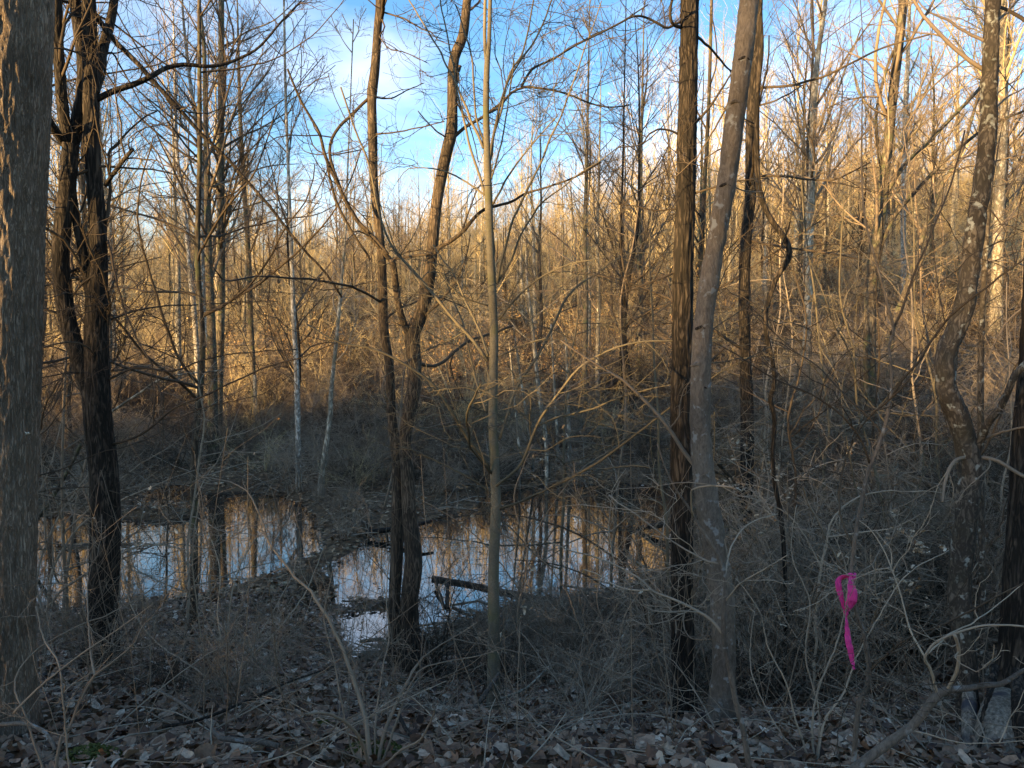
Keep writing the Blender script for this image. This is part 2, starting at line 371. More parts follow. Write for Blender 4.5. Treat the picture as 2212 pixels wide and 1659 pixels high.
bp = n.new('ShaderNodeBump'); bp.inputs['Distance'].default_value = .006; l.new(nz.outputs['Fac'], bp.inputs['Height']); l.new(bp.outputs['Normal'], b.inputs['Normal'])
# flagging tape
m, n, l, b = newmat('pink_tape'); M['pink'] = m
b.inputs['Base Color'].default_value = (1.0, .09, .38, 1); b.inputs['Roughness'].default_value = .45
tr = n.new('ShaderNodeBsdfTranslucent'); tr.inputs['Color'].default_value = (1, .10, .36, 1)
ms = n.new('ShaderNodeMixShader'); ms.inputs[0].default_value = .3
l.new(b.outputs[0], ms.inputs[1]); l.new(tr.outputs[0], ms.inputs[2]); l.new(ms.outputs[0], n['Material Output'].inputs['Surface'])

# ------------------------------------------------------------------ ground and water
def graded(a, b_, n_, c, p):
    """n_ values from a to b_, dense around c"""
    t = np.linspace(-1, 1, n_); s = np.sign(t) * np.abs(t) ** p
    return np.where(s < 0, c + s * (c - a), c + s * (b_ - c))
xs = graded(-420, 420, 330, 0.3, 2.7); ys = graded(-320, 900, 420, 10, 2.9)
X, Y = np.meshgrid(xs, ys)
Z = G(X, Y)
V = np.stack([X, Y, Z], -1).reshape(-1, 3)
nx, ny = len(xs), len(ys)
I = (np.arange(ny - 1)[:, None] * nx + np.arange(nx - 1)[None, :])
q = np.stack([I, I + 1, I + nx + 1, I + nx], -1).reshape(-1, 4)
ground = link('ground', mesh_from('ground', V, [q], M['ground'])); tag(ground, kind='structure')
me = mesh_from('water', [(-30, 5, 0), (30, 5, 0), (30, 30, 0), (-30, 30, 0)], [np.array([[0, 1, 2, 3]])], M['water'])
tag(link('water', me), kind='structure')

# ------------------------------------------------------------------ trees
def displaced_tube(geo, pts, r, sides, n, amp, fr, zs):
    """a trunk with real bark ridges"""
    p, rr = resample(pts, r, n)
    pts = p[None]; R = rr[None]
    g2 = Geo(); g2.tubes(pts, R, sides)
    V = g2.V[0]; c = np.repeat(p, sides, 0); dirn = V - c; ln = np.linalg.norm(dirn, axis=1, keepdims=True); dirn /= ln + 1e-9
    dz = np.empty(len(V))
    for i, v in enumerate(V):
        q = Vector((v[0] * fr, v[1] * fr, v[2] * fr * zs))
        a = mnoise.noise(q); b_ = mnoise.noise(q * 2.3)
        dz[i] = (1 - abs(a) * 2.2) * .65 + (1 - abs(b_) * 2) * .35
    V = V + dirn * (dz[:, None] - .6) * amp
    geo.add(V, quads=g2.Fq[0], tris=np.concatenate(g2.Ft) if g2.Ft else None)

def twig_levels(rng, geo, pts, r, dens, sub=(5, 4), len1=(.5, 1.3), scale=1.0, up=.05, flat=.3, rmin=.0012, ang=(35, 75), wob=.21, t0=.1, t1=1.0):
    """side twigs along the given polylines, three orders of them"""
    tot = np.linalg.norm(np.diff(pts, axis=1), axis=2).sum()
    c1, r1 = spawn(rng, pts, r, tot * dens, t0, t1, ang, None, 9, .45, wob, up, rmin * 2.0, flat=flat, abslen=(len1[0] * scale, len1[1] * scale))
    geo.tubes(c1, r1, 4)
    if len(c1) == 0: return
    c2, r2 = spawn(rng, c1, r1, len(c1) * sub[0], .12, 1, (25, 60), (.25, .6), 6, .6, wob * 1.2, up, rmin * 1.3, flat=flat)
    geo.tubes(c2, r2, 3)
    if len(sub) > 1 and sub[1]:
        c3, r3 = spawn(rng, c2, r2, len(c2) * sub[1], .15, 1, (25, 60), (.3, .6), 4, .7, wob * 1.3, up, rmin, flat=flat)
        geo.tubes(c3, r3, 3)

def hero(name, label, d, bk, tw, trunk, limbs=(), cat='tree', dens=4.0, sub=(5, 3), len1=(.4, 1.1), ext=5.0, rough=None, seed=0, plant=True,
         rmin=.0014, trunk_dens=0.6, stems=(), group=None, flare=1.35, ext_crown=True, sides=18, up=.05, dtop=0.0):
    rng = np.random.default_rng(1000 + seed)
    px = list(trunk); npz = len(px)
    ys_ = [p[1] for p in px]
    pts = []; rad = []
    for (x, y, w_) in px:
        dd = d + dtop * (ys_[0] - y) / 1000.
        pts.append(P(x, y, dd)); rad.append(w_ / 2 / F * dd)
    pts = np.array(pts); rad = np.array(rad)
    if plant:
        g = g1(pts[0][0], pts[0][1]); b0 = pts[0].copy(); b0[2] = g
        if pts[0][2] > g + .25:
            pts = np.vstack([[b0 - [0, 0, .12]], [b0 + [0, 0, .05]], [b0 * .5 + pts[0] * .5], pts[0:]]); rad = np.r_[rad[0] * flare * 1.15, rad[0] * flare, rad[0] * 1.05, rad]
        else:
            pts[0][2] = min(pts[0][2], g) - .12; rad[0] *= flare
    base = pts[0].copy()
    if ext > 0:
        dr = pts[-1] - pts[-2]; dr /= np.linalg.norm(dr); dr = dr * .6 + np.array([0, 0, .5]); dr /= np.linalg.norm(dr)
        k = 4
        for i in range(1, k + 1):
            pts = np.vstack([pts, pts[-1] + dr * ext / k + rng.normal(0, .04 * ext / k, 3)]); rad = np.r_[rad, rad[-1] * .72]
    root = empty(name, base); tag(root, label, cat, group)
    g = Geo()
    if rough: displaced_tube(g, pts - base, rad, rough[0], rough[1], rough[2], rough[3], rough[4])
    else:
        p, r = resample(pts, rad, max(24, int(len(pts) * 6))); 
        r = r * (1 + .035 * np.sin(np.linspace(0, 37, len(r)) + seed) )
        g.tubes((p - base)[None], r[None], sides)
    g.build('trunk', M[bk], root)
    polys = []; radii = []
    for st in stems:                                             # further stems of the same tree, each a mesh of its own
        xy = st[0]; w0, w1 = st[1], st[2]; dd = st[3] if len(st) > 3 else 0.0; ex = st[4] if len(st) > 4 else 0.0
        k = len(xy); tt = np.linspace(0, 1, k)
        sp_ = np.array([P(x, y, d + dtop * (ys_[0] - y) / 1000. + dd * t) for (x, y), t in zip(xy, tt)]); sr = np.array([(w0 * (1 - t) + w1 * t) / 2 / F * d for t in tt])
        if ex:
            dr = sp_[-1] - sp_[-2]; dr /= np.linalg.norm(dr)
            for i in range(3): sp_ = np.vstack([sp_, sp_[-1] + dr * ex / 3]); sr = np.r_[sr, sr[-1] * .7]
        p, r = resample(sp_, sr, 8 * k)
        gs = Geo()
        if rough and w0 > 20: displaced_tube(gs, sp_ - base, sr, int(rough[0] * .6), int(rough[1] * .5), rough[2] * .8, rough[3], rough[4])
        else: gs.tubes((p - base)[None], r[None], 12)
        gs.build('stem', M[bk], root)
        p, r = resample(sp_, sr, 14); polys.append(p); radii.append(r)
    for lb in limbs:
        xy = lb[0]; w0, w1 = lb[1], lb[2]; dd = lb[3] if len(lb) > 3 else rng.uniform(-.12, .12) * d; d0 = lb[4] if len(lb) > 4 else None
        k = len(xy); tt = np.linspace(0, 1, k)
        if d0 is None: d0 = d + dtop * (ys_[0] - xy[0][1]) / 1000.
        lp = np.array([P(x, y, d0 + dd * t) for (x, y), t in zip(xy, tt)]); lr = np.array([(w0 * (1 - t) + w1 * t) / 2 / F * d0 for t in tt])
        p, r = resample(lp, lr, 14, rng, .03)
        gl = Geo(); pf, rf = resample(p, r, 30); gl.tubes((pf - base)[None], rf[None], 7)
        gl.build('branch', M[bk if w0 > 9 else tw], root)
        polys.append(p); radii.append(r)
    g = Geo()
    if polys:
        twig_levels(rng, g, np.array(polys) - base, np.array(radii), dens, sub, len1, rmin=rmin, up=up)
    p, r = resample(pts, rad, 14)
    if trunk_dens > 0:
        # thin shoots and limbs from the trunk itself
        sel = p[:, 2] > base[2] + .8
        if sel.sum() > 4:
            k = int(np.argmax(sel)); pp, rr = resample(p[k:], r[k:], 14)
            c, cr_ = spawn(rng, (pp - base)[None], rr[None], max(2, trunk_dens * np.linalg.norm(pp[-1] - pp[0])), .0, 1, (35, 75), None, 12, .3, .10, .04, .004, abslen=(len1[0] * 1.6, len1[1] * 2.2), flat=.1)
            g.tubes(c, cr_, 5); twig_levels(rng, g, c, cr_, dens, sub, len1, rmin=rmin, up=up)
    t_ = g.build('twigs', M[tw], root)
    if t_: tag(t_, kind='stuff')
    return root

# 1 -- big trunk at the picture's left edge
hero('oak_tree', 'broad furrowed grey-brown trunk cut off by the left edge of the photo', 3.6, 'furrowed', 'twig',
     [(-10, 1600, 165), (-5, 1500, 150), (-2, 1350, 135), (0, 1100, 140), (2, 800, 150), (5, 500, 158), (8, 250, 172), (10, 0, 182), (12, -300, 180)],
     rough=(190, 520, .013, 44, .16), seed=1, ext=3, trunk_dens=0, flare=1.25)
# 2 -- dark forked tree
hero('forked_tree', 'dark tree that forks into upright stems just right of the broad left-edge trunk', 5.6, 'dark', 'twig_dark',
     [(215, 1425, 66), (222, 1300, 60), (228, 1150, 62), (224, 1020, 58), (214, 930, 57), (209, 860, 56), (208, 760, 50), (209, 650, 44), (212, 560, 37), (210, 470, 34), (203, 380, 32), (197, 270, 32), (196, 150, 31), (193, 60, 29), (190, -40, 27)],
     stems=[([(205, 880), (185, 820), (168, 765), (150, 710), (137, 640), (131, 560), (136, 480), (146, 400), (153, 310)], 36, 32, -.15),
            ([(152, 330), (143, 280), (134, 220), (129, 150), (123, 60), (125, -30)], 25, 19, -.2, 3),
            ([(153, 330), (166, 270), (178, 200), (180, 140), (170, 60), (158, -30)], 28, 23, .1, 3),
            ([(195, 640), (182, 560), (166, 480), (157, 420), (152, 350)], 20, 15, -.1),
            ([(198, 210), (212, 140), (228, 85), (242, 30), (250, -30)], 26, 16, .3, 2),
            ([(148, 320), (128, 295), (108, 265), (88, 228)], 20, 15, -.3, 1)],
     limbs=[([(208, 215), (255, 192), (317, 173), (345, 155), (377, 143), (430, 141), (467, 143), (505, 132), (560, 100), (610, 45), (650, 0)], 14, 4, .8),
            ([(150, -40), (187, 5), (240, 77), (280, 120), (323, 167), (360, 205), (393, 240), (433, 283), (480, 335), (533, 393), (600, 470), (667, 553), (740, 640)], 13, 5, .4),
            ([(228, 400), (245, 375), (268, 345), (287, 322)], 10, 8, -.2),
            ([(232, 520), (242, 560), (260, 640), (290, 720), (330, 790)], 6, 3, -.4),
            ([(228, 480), (236, 440), (238, 390), (236, 330), (252, 312), (278, 283), (310, 255), (340, 240)], 8, 3, .3),
            ([(110, -5), (150, 5), (190, 22), (240, 50), (300, 95), (360, 140), (420, 170), (520, 190)], 7, 2, .9),
            ([(213, 200), (225, 160), (236, 110), (270, 160), (310, 230), (345, 240)], 6, 2, .5),
            ([(240, 690), (300, 670), (380, 660), (470, 655), (600, 650)], 5, 2, .7),
            ([(235, 820), (290, 795), (370, 800), (450, 775), (540, 760), (640, 755)], 6, 2, .4),
            ([(238, 960), (300, 940), (380, 880), (450, 850), (560, 800), (650, 770), (730, 740)], 6, 2, -.3)],
     rough=(90, 330, .008, 42, .16), seed=2, ext=3, dens=4.2, len1=(.4, 1.3), trunk_dens=.4)
# 3 -- twin-stemmed brown tree standing in the water's edge, left stem
hero('brown_tree', 'slim reddish-brown trunk with a knot, left stem of the leaning pair at the water', 6.1, 'brown', 'twig_dark',
     [(852, 1425, 30), (853, 1370, 32), (852, 1300, 27), (857, 1200, 27), (860, 1100, 29), (861, 1010, 30), (855, 960, 24), (846, 900, 21), (841, 790, 19), (830, 720, 20), (827, 640, 20), (824, 553, 19), (818, 490, 19), (808, 400, 18), (805, 300, 20), (803, 225, 19), (804, 195, 22), (810, 150, 20), (816, 60, 18), (820, -20, 17)],
     limbs=[([(805, 205), (770, 240), (737, 270), (712, 330), (737, 410), (764, 467), (804, 507), (836, 550)], 7, 6, -.3),
            ([(806, 290), (850, 286), (910, 275), (960, 262)], 4, 2, -.4),
            ([(810, 210), (845, 212), (880, 195), (915, 180)], 4, 2, .4),
            ([(823, 45), (827, 20), (829, -20)], 9, 8),
            ([(704, 340), (725, 430), (760, 500), (800, 560)], 6, 5, .3)],
     seed=3, ext=4, dens=4, len1=(.35, 1.0), trunk_dens=.5)
hero('brown_tree', 'reddish-brown forked trunk leaning to the right, right stem of the pair at the water', 6.0, 'brown', 'twig_dark',
     [(888, 1410, 40), (886, 1350, 40), (885, 1290, 38), (893, 1225, 39), (891, 1173, 36), (884, 1106, 32), (880, 1020, 30), (875, 953, 28), (884, 886, 30), (895, 836, 30), (894, 780, 30), (891, 725, 34), (906, 687, 30), (924, 620, 28), (934, 533, 25), (944, 433, 24), (962, 340, 24), (975, 285, 25), (977, 233, 22), (980, 133, 23), (1000, 77, 22), (1009, 0, 18), (1016, -50, 17)],
     stems=[([(888, 735), (872, 697), (860, 655), (854, 603), (847, 560)], 16, 13, -.2)],
     limbs=[([(847, 565), (815, 530), (764, 467), (737, 410), (704, 345), (692, 290), (650, 215), (620, 150)], 11, 4, -.5),
            ([(932, 555), (950, 535), (975, 520), (1004, 497), (1030, 463), (1052, 450), (1104, 437), (1137, 417), (1220, 393), (1300, 350)], 11, 3, -.5),
            ([(984, 293), (1020, 265), (1054, 243), (1090, 217), (1127, 187), (1204, 197), (1254, 213), (1304, 233), (1360, 225)], 8, 3, .6),
            ([(1127, 187), (1150, 150), (1200, 125), (1254, 90), (1330, 55), (1400, 10)], 6, 3, .5),
            ([(972, 300), (945, 285), (920, 260), (903, 240)], 4, 2),
            ([(1008, 30), (1030, 8), (1050, -20)], 5, 3),
            ([(848, 560), (900, 552), (932, 548)], 6, 6, -.1),
            ([(890, 780), (940, 792), (977, 763), (1014, 736), (1057, 722), (1107, 703)], 8, 6, 1.2)],
     seed=4, ext=4, dens=4, len1=(.35, 1.1), trunk_dens=.4)
# 4 -- young beech in the middle
hero('beech_tree', 'straight greenish-grey young trunk in the middle of the photo with many upswept branches', 5.0, 'beech', 'twig_olive',
     [(1065, 1525, 29), (1067, 1400, 26), (1066, 1240, 24), (1071, 1106, 23), (1069, 1020, 21), (1064, 920, 19), (1065, 853, 19), (1067, 720, 19), (1062, 600, 18), (1060, 553, 17), (1056, 450, 16), (1053, 350, 14), (1050, 233, 14), (1052, 140, 13), (1056, 100, 9), (1059, 0, 8), (1061, -60, 7)],
     stems=[([(1052, 145), (1047, 90), (1048, 0), (1048, -50)], 8, 6, .15, 3)],
     limbs=[([(1056, 360), (1066, 300), (1080, 250), (1097, 167), (1120, 130), (1137, 83), (1150, 10), (1158, -30)], 6, 3),
            ([(1057, 350), (1068, 280), (1084, 215), (1110, 150), (1150, 95), (1180, 35), (1200, -20)], 6, 3),
            ([(1048, 420), (1020, 333), (1004, 267), (990, 200), (977, 133), (962, 60), (950, -20)], 6, 3),
            ([(1049, 325), (1027, 233), (1018, 120), (1000, 60), (984, 10)], 5, 3),
            ([(1044, 320), (1010, 240), (990, 190), (960, 130), (920, 60), (877, -10)], 6, 3),
            ([(1060, 390), (1085, 300), (1100, 200), (1112, 130)], 4, 2),
            ([(1064, 443), (1095, 385), (1120, 350), (1160, 300), (1204, 250)], 5, 2),
            ([(1074, 613), (1087, 553), (1104, 483), (1140, 410), (1170, 350), (1204, 267), (1235, 190), (1254, 133), (1280, 60), (1300, 0)], 6, 2),
            ([(1075, 610), (1105, 560), (1130, 500), (1170, 440), (1220, 400), (1290, 350), (1350, 310)], 5, 2),
            ([(1067, 1053), (1090, 1035), (1127, 1003), (1154, 926), (1204, 853), (1254, 793), (1337, 750), (1400, 738), (1474, 736), (1560, 738)], 7, 2, -.8),
            ([(1078, 950), (1120, 836), (1170, 753), (1220, 653), (1260, 610), (1304, 583), (1350, 550), (1450, 545)], 7, 2, .5),
            ([(1160, 920), (1210, 900), (1270, 886), (1354, 853), (1440, 832), (1500, 825)], 5, 2, -.3),
            ([(1056, 1013), (1040, 985), (1014, 953), (990, 910), (970, 880), (937, 833), (877, 790), (804, 753), (737, 740), (660, 700)], 9, 3, -.5),
            ([(1055, 1060), (1010, 1030), (950, 1000), (900, 975), (850, 965)], 4, 2, -.4),
            ([(1053, 780), (1024, 736), (995, 705), (970, 680), (945, 645), (920, 613), (890, 585), (860, 553), (831, 500), (812, 430), (795, 350), (770, 290), (737, 190)], 8, 4, .3),
            ([(1054, 770), (1030, 700), (1005, 650), (985, 600), (960, 565), (935, 530)], 6, 3, .4),
            ([(1050, 890), (1035, 840), (1020, 790), (1000, 700), (975, 640), (960, 590)], 6, 2, .6),
            ([(1054, 660), (1020, 650), (985, 630), (960, 600), (935, 570)], 4, 2, -.2),
            ([(1078, 690), (1110, 650), (1160, 605), (1230, 570), (1290, 560)], 5, 2, -.3),
            ([(1076, 770), (1100, 760), (1130, 745), (1180, 730)], 4, 2, -.3)],
     seed=5, ext=3.5, dens=5, len1=(.3, .9), trunk_dens=.6, up=.02, flare=1.2)
# 5 -- shaggy tree
hero('shaggy_tree', 'straight dark shaggy-barked trunk left of the smooth leaning trunk', 4.3, 'dark', 'twig_dark',
     [(1480, 1600, 60), (1478, 1500, 54), (1474, 1300, 48), (1473, 1106, 47), (1472, 900, 46), (1474, 720, 44), (1476, 560, 42), (1480, 467, 40), (1484, 300, 40), (1487, 150, 38), (1490, 0, 37), (1492, -60, 37)],
     limbs=[([(1472, 45), (1440, 60), (1400, 40), (1370, 35), (1320, 60), (1270, 85), (1220, 110)], 6, 3),
            ([(1472, 60), (1452, 50), (1448, 20), (1455, -10)], 8, 5, -.2),
            ([(1466, 290), (1430, 278), (1400, 292), (1385, 312), (1330, 320)], 5, 2),
            ([(1464, 450), (1420, 455), (1370, 445), (1320, 440)], 4, 2),
            ([(1455, 590), (1430, 600), (1380, 620), (1330, 640)], 5, 2),
            ([(1500, 75), (1530, 100), (1570, 145), (1610, 175)], 7, 3),
            ([(1498, 270), (1530, 235), (1560, 190), (1585, 150)], 7, 3),
            ([(1495, 420), (1540, 405), (1600, 390), (1660, 385)], 5, 2)],
     rough=(80, 330, .010, 46, .12), seed=6, ext=4, dens=4, len1=(.3, .9), trunk_dens=.3)
# 6 -- smooth leaning trunk
hero('smooth_tree', 'smooth grey-brown trunk with dark branch scars leaning right at its top', 3.7, 'smooth', 'twig',
     [(1556, 1655, 74), (1556, 1573, 66), (1563, 1440, 50), (1560, 1300, 52), (1545, 1180, 52), (1528, 1086, 50), (1514, 953, 45), (1513, 840, 43), (1519, 700, 41), (1536, 580, 41), (1551, 500, 40), (1572, 380, 40), (1586, 267, 40), (1604, 133, 40), (1618, 0, 40), (1624, -60, 40)],
     limbs=[([(1600, 180), (1560, 250), (1530, 300), (1500, 350)], 5, 3, .3), ([(1560, 380), (1600, 410), (1650, 415)], 4, 2)],
     rough=(80, 360, .008, 17, .55), seed=7, ext=4, dens=3, len1=(.2, .7), trunk_dens=.25)
sm = bpy.data.objects['smooth_tree']
for i, (x, y) in enumerate([(1608, 123), (1588, 217), (1568, 397), (1537, 618), (1515, 706), (1506, 786), (1520, 836), (1552, 1230)]):
    c = P(x, y, 3.7 - .043); rr_ = random.uniform(.005, .009); g = Geo(); a = np.linspace(0, 2 * np.pi, 13)[:-1]; rows = []
    for k_, (q_, h_) in enumerate([(1.9, -.006), (1.25, .001), (.8, .0025), (.35, .001), (.05, -.001)]):
        rows.append(np.stack([c[0] + rr_ * q_ * 2.0 * np.cos(a), np.full(12, c[1]) - h_, c[2] + rr_ * q_ * .62 * np.sin(a) - .7 * rr_ * np.abs(np.cos(a)) * q_], 1))
    Vv = np.concatenate(rows); Q = [[k_ * 12 + j, k_ * 12 + (j + 1) % 12, (k_ + 1) * 12 + (j + 1) % 12, (k_ + 1) * 12 + j] for k_ in range(4) for j in range(12)]
    g.add(Vv - np.array(sm.location), quads=np.array(Q)); g.build('scar', M['smooth'] if i % 2 else M['dark'], sm)
# 7 -- rough tree behind, vine
hero('rough_tree', 'rough dark trunk just behind and right of the smooth leaning trunk', 9.0, 'dark', 'twig_dark',
     [(1606, 1290, 34), (1606, 1180, 30), (1612, 1050, 29), (1614, 900, 28), (1609, 753, 24), (1608, 600, 23), (1613, 500, 23), (1621, 420, 24), (1623, 300, 24), (1627, 200, 23), (1634, 60, 22), (1638, -60, 21)],
     limbs=[([(1640, 190), (1700, 185), (1780, 165), (1850, 130), (1930, 95), (2010, 75)], 6, 3, -1),
            ([(1630, 380), (1690, 380), (1750, 388), (1810, 385), (1880, 350)], 6, 3, -.6),
            ([(1628, 230), (1680, 215), (1740, 180)], 5, 2), ([(1620, 520), (1700, 535), (1780, 545), (1860, 560)], 6, 3, -1),
            ([(1615, 300), (1560, 320), (1510, 350)], 4, 2)],
     rough=(48, 220, .012, 30, .14), seed=8, ext=5, dens=3.2, len1=(.4, 1.3), trunk_dens=.5)
hero('grape_vine', 'thick dark vine hanging in a loose bend between the rough trunk and the pale trees', 5.2, 'dark', 'twig_dark',
     [(1697, 1290, 8), (1694, 1200, 9), (1686, 1106, 10), (1675, 1053, 10), (1669, 986, 9), (1673, 903, 10), (1664, 863, 11), (1673, 825, 9), (1667, 770, 9), (1655, 720, 10), (1655, 670, 10), (1663, 640, 11), (1677, 600, 12), (1700, 565, 13), (1705, 540, 13), (1693, 512, 13), (1661, 467, 12), (1640, 410, 12), (1635, 333, 11), (1636, 200, 11), (1644, 110, 12), (1641, 30, 12), (1640, -60, 12)],
     cat='vine', seed=9, ext=3, dens=2.0, trunk_dens=.35, len1=(.2, .7), flare=1)
# 8 -- right side
hero('lichened_tree', 'lichen-spotted trunk with a deep kink and dark scar near the right edge', 3.7, 'lichened', 'twig',
     [(2092, 1655, 60), (2091, 1550, 46), (2084, 1406, 46), (2073, 1273, 47), (2086, 1120, 46), (2094, 1030, 46), (2088, 970, 48), (2070, 900, 46), (2044, 840, 42), (2046, 760, 42), (2070, 700, 40), (2088, 640, 40), (2100, 540, 38), (2118, 420, 36), (2134, 290, 34), (2138, 150, 33), (2145, 0, 30), (2148, -60, 30)],
     limbs=[([(2104, 985), (2120, 945), (2135, 913), (2160, 880), (2178, 843), (2200, 800), (2240, 760)], 17, 12, -.3),
            ([(2100, 990), (2075, 990), (2055, 1005), (2042, 1040), (2036, 1085)], 9, 5, -.2),
            ([(2108, 988), (2145, 992), (2180, 1010), (2205, 1025), (2240, 1040)], 9, 7, -.2),
            ([(2122, 950), (2160, 935), (2200, 925), (2250, 918)], 6, 4, -.2),
            ([(2126, 88), (2080, 65), (2040, 40), (2010, 28), (1985, 5)], 7, 3),
            ([(2140, 60), (2170, 30), (2212, -10)], 7, 4),
            ([(2128, 260), (2170, 215), (2212, 190)], 5, 3)],
     rough=(64, 300, .008, 20, .5), seed=10, ext=3, dens=3.5, len1=(.3, .9), trunk_dens=.3)
hero('thin_tree', 'thin straight stem rising just right of the kinked lichen-spotted trunk', 4.6, 'lichened', 'twig',
     [(2130, 1480, 16), (2122, 1300, 14), (2120, 1100, 14), (2118, 900, 13), (2120, 720, 12), (2126, 600, 12), (2132, 500, 11), (2143, 340, 10), (2150, 200, 8), (2156, 0, 7)],
     limbs=[([(2122, 800), (2150, 740), (2180, 690), (2240, 640)], 5, 3), ([(2132, 520), (2170, 480), (2212, 430)], 4, 2), ([(2128, 570), (2160, 500), (2190, 460), (2230, 380)], 4, 2)],
     seed=11, ext=3, dens=4, len1=(.3, .9), trunk_dens=.8)
hero('dark_tree', 'dark rough trunk cut by the right edge behind the pale split log', 3.6, 'dark', 'twig_dark',
     [(2212, 1560, 140), (2212, 1480, 118), (2212, 1400, 96), (2210, 1250, 76), (2212, 1100, 60), (2216, 950, 52), (2226, 800, 46), (2235, 600, 40), (2250, 300, 38)],
     rough=(72, 260, .009, 30, .2), seed=12, ext=3, dens=3, len1=(.3, .9), trunk_dens=.3)
# saplings near the camera
tape_tree = hero('sapling', 'slender brown sapling with a pink tape tied round its stem', 2.3, 'smooth', 'twig_dark',
     [(1833, 1670, 12), (1851, 1556, 11), (1870, 1490, 10), (1877, 1440, 10), (1865, 1366, 9), (1848, 1313, 9), (1839, 1245, 9), (1849, 1150, 9), (1860, 1090, 9), (1875, 1020, 9), (1895, 970, 9), (1909, 930, 9), (1920, 880, 7), (1926, 830, 6), (1924, 780, 6), (1920, 748, 6), (1930, 710, 6), (1918, 663, 6), (1903, 603, 5), (1888, 553, 5), (1870, 480, 4), (1862, 400, 4)],
     limbs=[([(1928, 858), (1950, 815), (1975, 793), (2008, 745), (2041, 696), (2068, 670), (2091, 650), (2131, 620), (2170, 590), (2212, 560), (2260, 520)], 6, 3, -.2),
            ([(1908, 938), (1870, 895), (1830, 860), (1790, 815), (1761, 786), (1725, 765), (1688, 733), (1650, 700), (1617, 666)], 5, 2, .3),
            ([(1878, 1000), (1862, 955), (1841, 923), (1815, 895), (1788, 873), (1758, 856), (1715, 835), (1675, 820), (1630, 790), (1590, 766), (1540, 740)], 5, 2, -.2),
            ([(1880, 1450), (1905, 1422), (1941, 1393), (1975, 1373), (2041, 1346), (2090, 1325), (2125, 1303), (2170, 1280), (2230, 1250)], 6, 3, -.2),
            ([(1874, 1480), (1850, 1500), (1800, 1520), (1760, 1535)], 3, 2),
            ([(2041, 696), (2030, 640), (2020, 570), (2010, 480)], 3, 2, .1, 2.2)],
     cat='sapling', seed=13, ext=.8, dens=6, sub=(3, 2), len1=(.15, .55), trunk_dens=1.0, rmin=.0009, flare=1)
hero('sapling', 'grey curved sapling whose limbs fork low across the bottom right corner', 2.1, 'smooth', 'twig_grey',
     [(1800, 1700, 22), (1848, 1659, 21), (1891, 1626, 20), (1940, 1590, 20), (1975, 1563, 19), (2005, 1525, 18), (2027, 1500, 19), (2048, 1490, 15), (2090, 1487, 13), (2125, 1480, 12), (2160, 1478, 11), (2185, 1465, 10), (2212, 1448, 9), (2260, 1430, 8)],
     limbs=[([(2046, 1490), (2060, 1465), (2069, 1440), (2071, 1400), (2063, 1373)], 8, 7, -.1),
            ([(2025, 1500), (2015, 1465), (2006, 1440), (1998, 1418), (2015, 1395), (2041, 1376), (2075, 1365), (2108, 1353), (2150, 1350), (2212, 1352)], 7, 4, -.1),
            ([(1998, 1420), (1975, 1380), (1960, 1340), (1940, 1270), (1915, 1200), (1885, 1150), (1850, 1120)], 5, 2, .2),
            ([(1998, 1418), (2050, 1370), (2100, 1345), (2150, 1310), (2212, 1260)], 4, 2, .2),
            ([(1960, 1575), (2020, 1590), (2080, 1605), (2150, 1605), (2212, 1600)], 4, 2, -.1)],
     cat='sapling', seed=14, ext=0, dens=5.5, sub=(4, 2), len1=(.12, .5), trunk_dens=0, rmin=.0009, flare=1)
hero('sapling', 'grey sapling curving up in front of the smooth leaning trunk', 2.7, 'smooth', 'twig_grey',
     [(1632, 1680, 14), (1608, 1590, 13), (1591, 1523, 12), (1575, 1440, 12), (1563, 1366, 12), (1566, 1256, 10), (1555, 1210, 9), (1541, 1183, 8), (1508, 1133, 6), (1490, 1100, 5), (1450, 1040, 4), (1420, 960, 3)],
     limbs=[([(1560, 1367), (1525, 1330), (1475, 1303), (1440, 1290), (1404, 1273), (1380, 1250), (1354, 1233), (1304, 1210), (1250, 1195), (1180, 1170)], 7, 3, .3),
            ([(1566, 1300), (1600, 1260), (1650, 1230), (1700, 1200)], 4, 2),
            ([(1566, 1250), (1580, 1180), (1620, 1130), (1680, 1110)], 4, 2, .4),
            ([(1404, 1273), (1370, 1275), (1330, 1265), (1290, 1240), (1260, 1230)], 4, 2, .2)],
     cat='sapling', seed=15, ext=0, dens=6, sub=(4, 2), len1=(.15, .6), trunk_dens=1.0, rmin=.0009, flare=1)
# left and centre bottom shrubs with traced stems
def shrub(label, d, stems, seed, tw='twig', name='shrub', dens=6, len1=(.15, .6)):
    rng = np.random.default_rng(2000 + seed)
    x, y = stems[0][0][0]; b = P(x, y, d); b[2] = g1(b[0], b[1])
    root = empty(name, b); tag(root, label, 'shrub'); polys = []; rad = []
    for xy, w0, w1, dd in stems:
        tt = np.linspace(0, 1, len(xy)); p = np.array([P(a, c, d + dd * t) for (a, c), t in zip(xy, tt)]); p[0][2] = min(p[0][2], g1(p[0][0], p[0][1]) - .03) if xy[0][1] > 1560 or len(polys) == 0 else p[0][2]
        r = np.array([(w0 * (1 - t) + w1 * t) / 2 / F * d for t in tt])
        q, qr = resample(p, r, 34, rng, .04); g = Geo(); g.tubes((q - b)[None], qr[None], 6); g.build('stem', M[tw], root)
        q, qr = resample(p, r, 14); polys.append(q); rad.append(qr)
    g = Geo(); twig_levels(rng, g, np.array(polys) - b, np.array(rad), dens, (4, 2), len1, rmin=.0009, up=.03); tag(g.build('twigs', M[tw], root), kind='stuff')
    return root
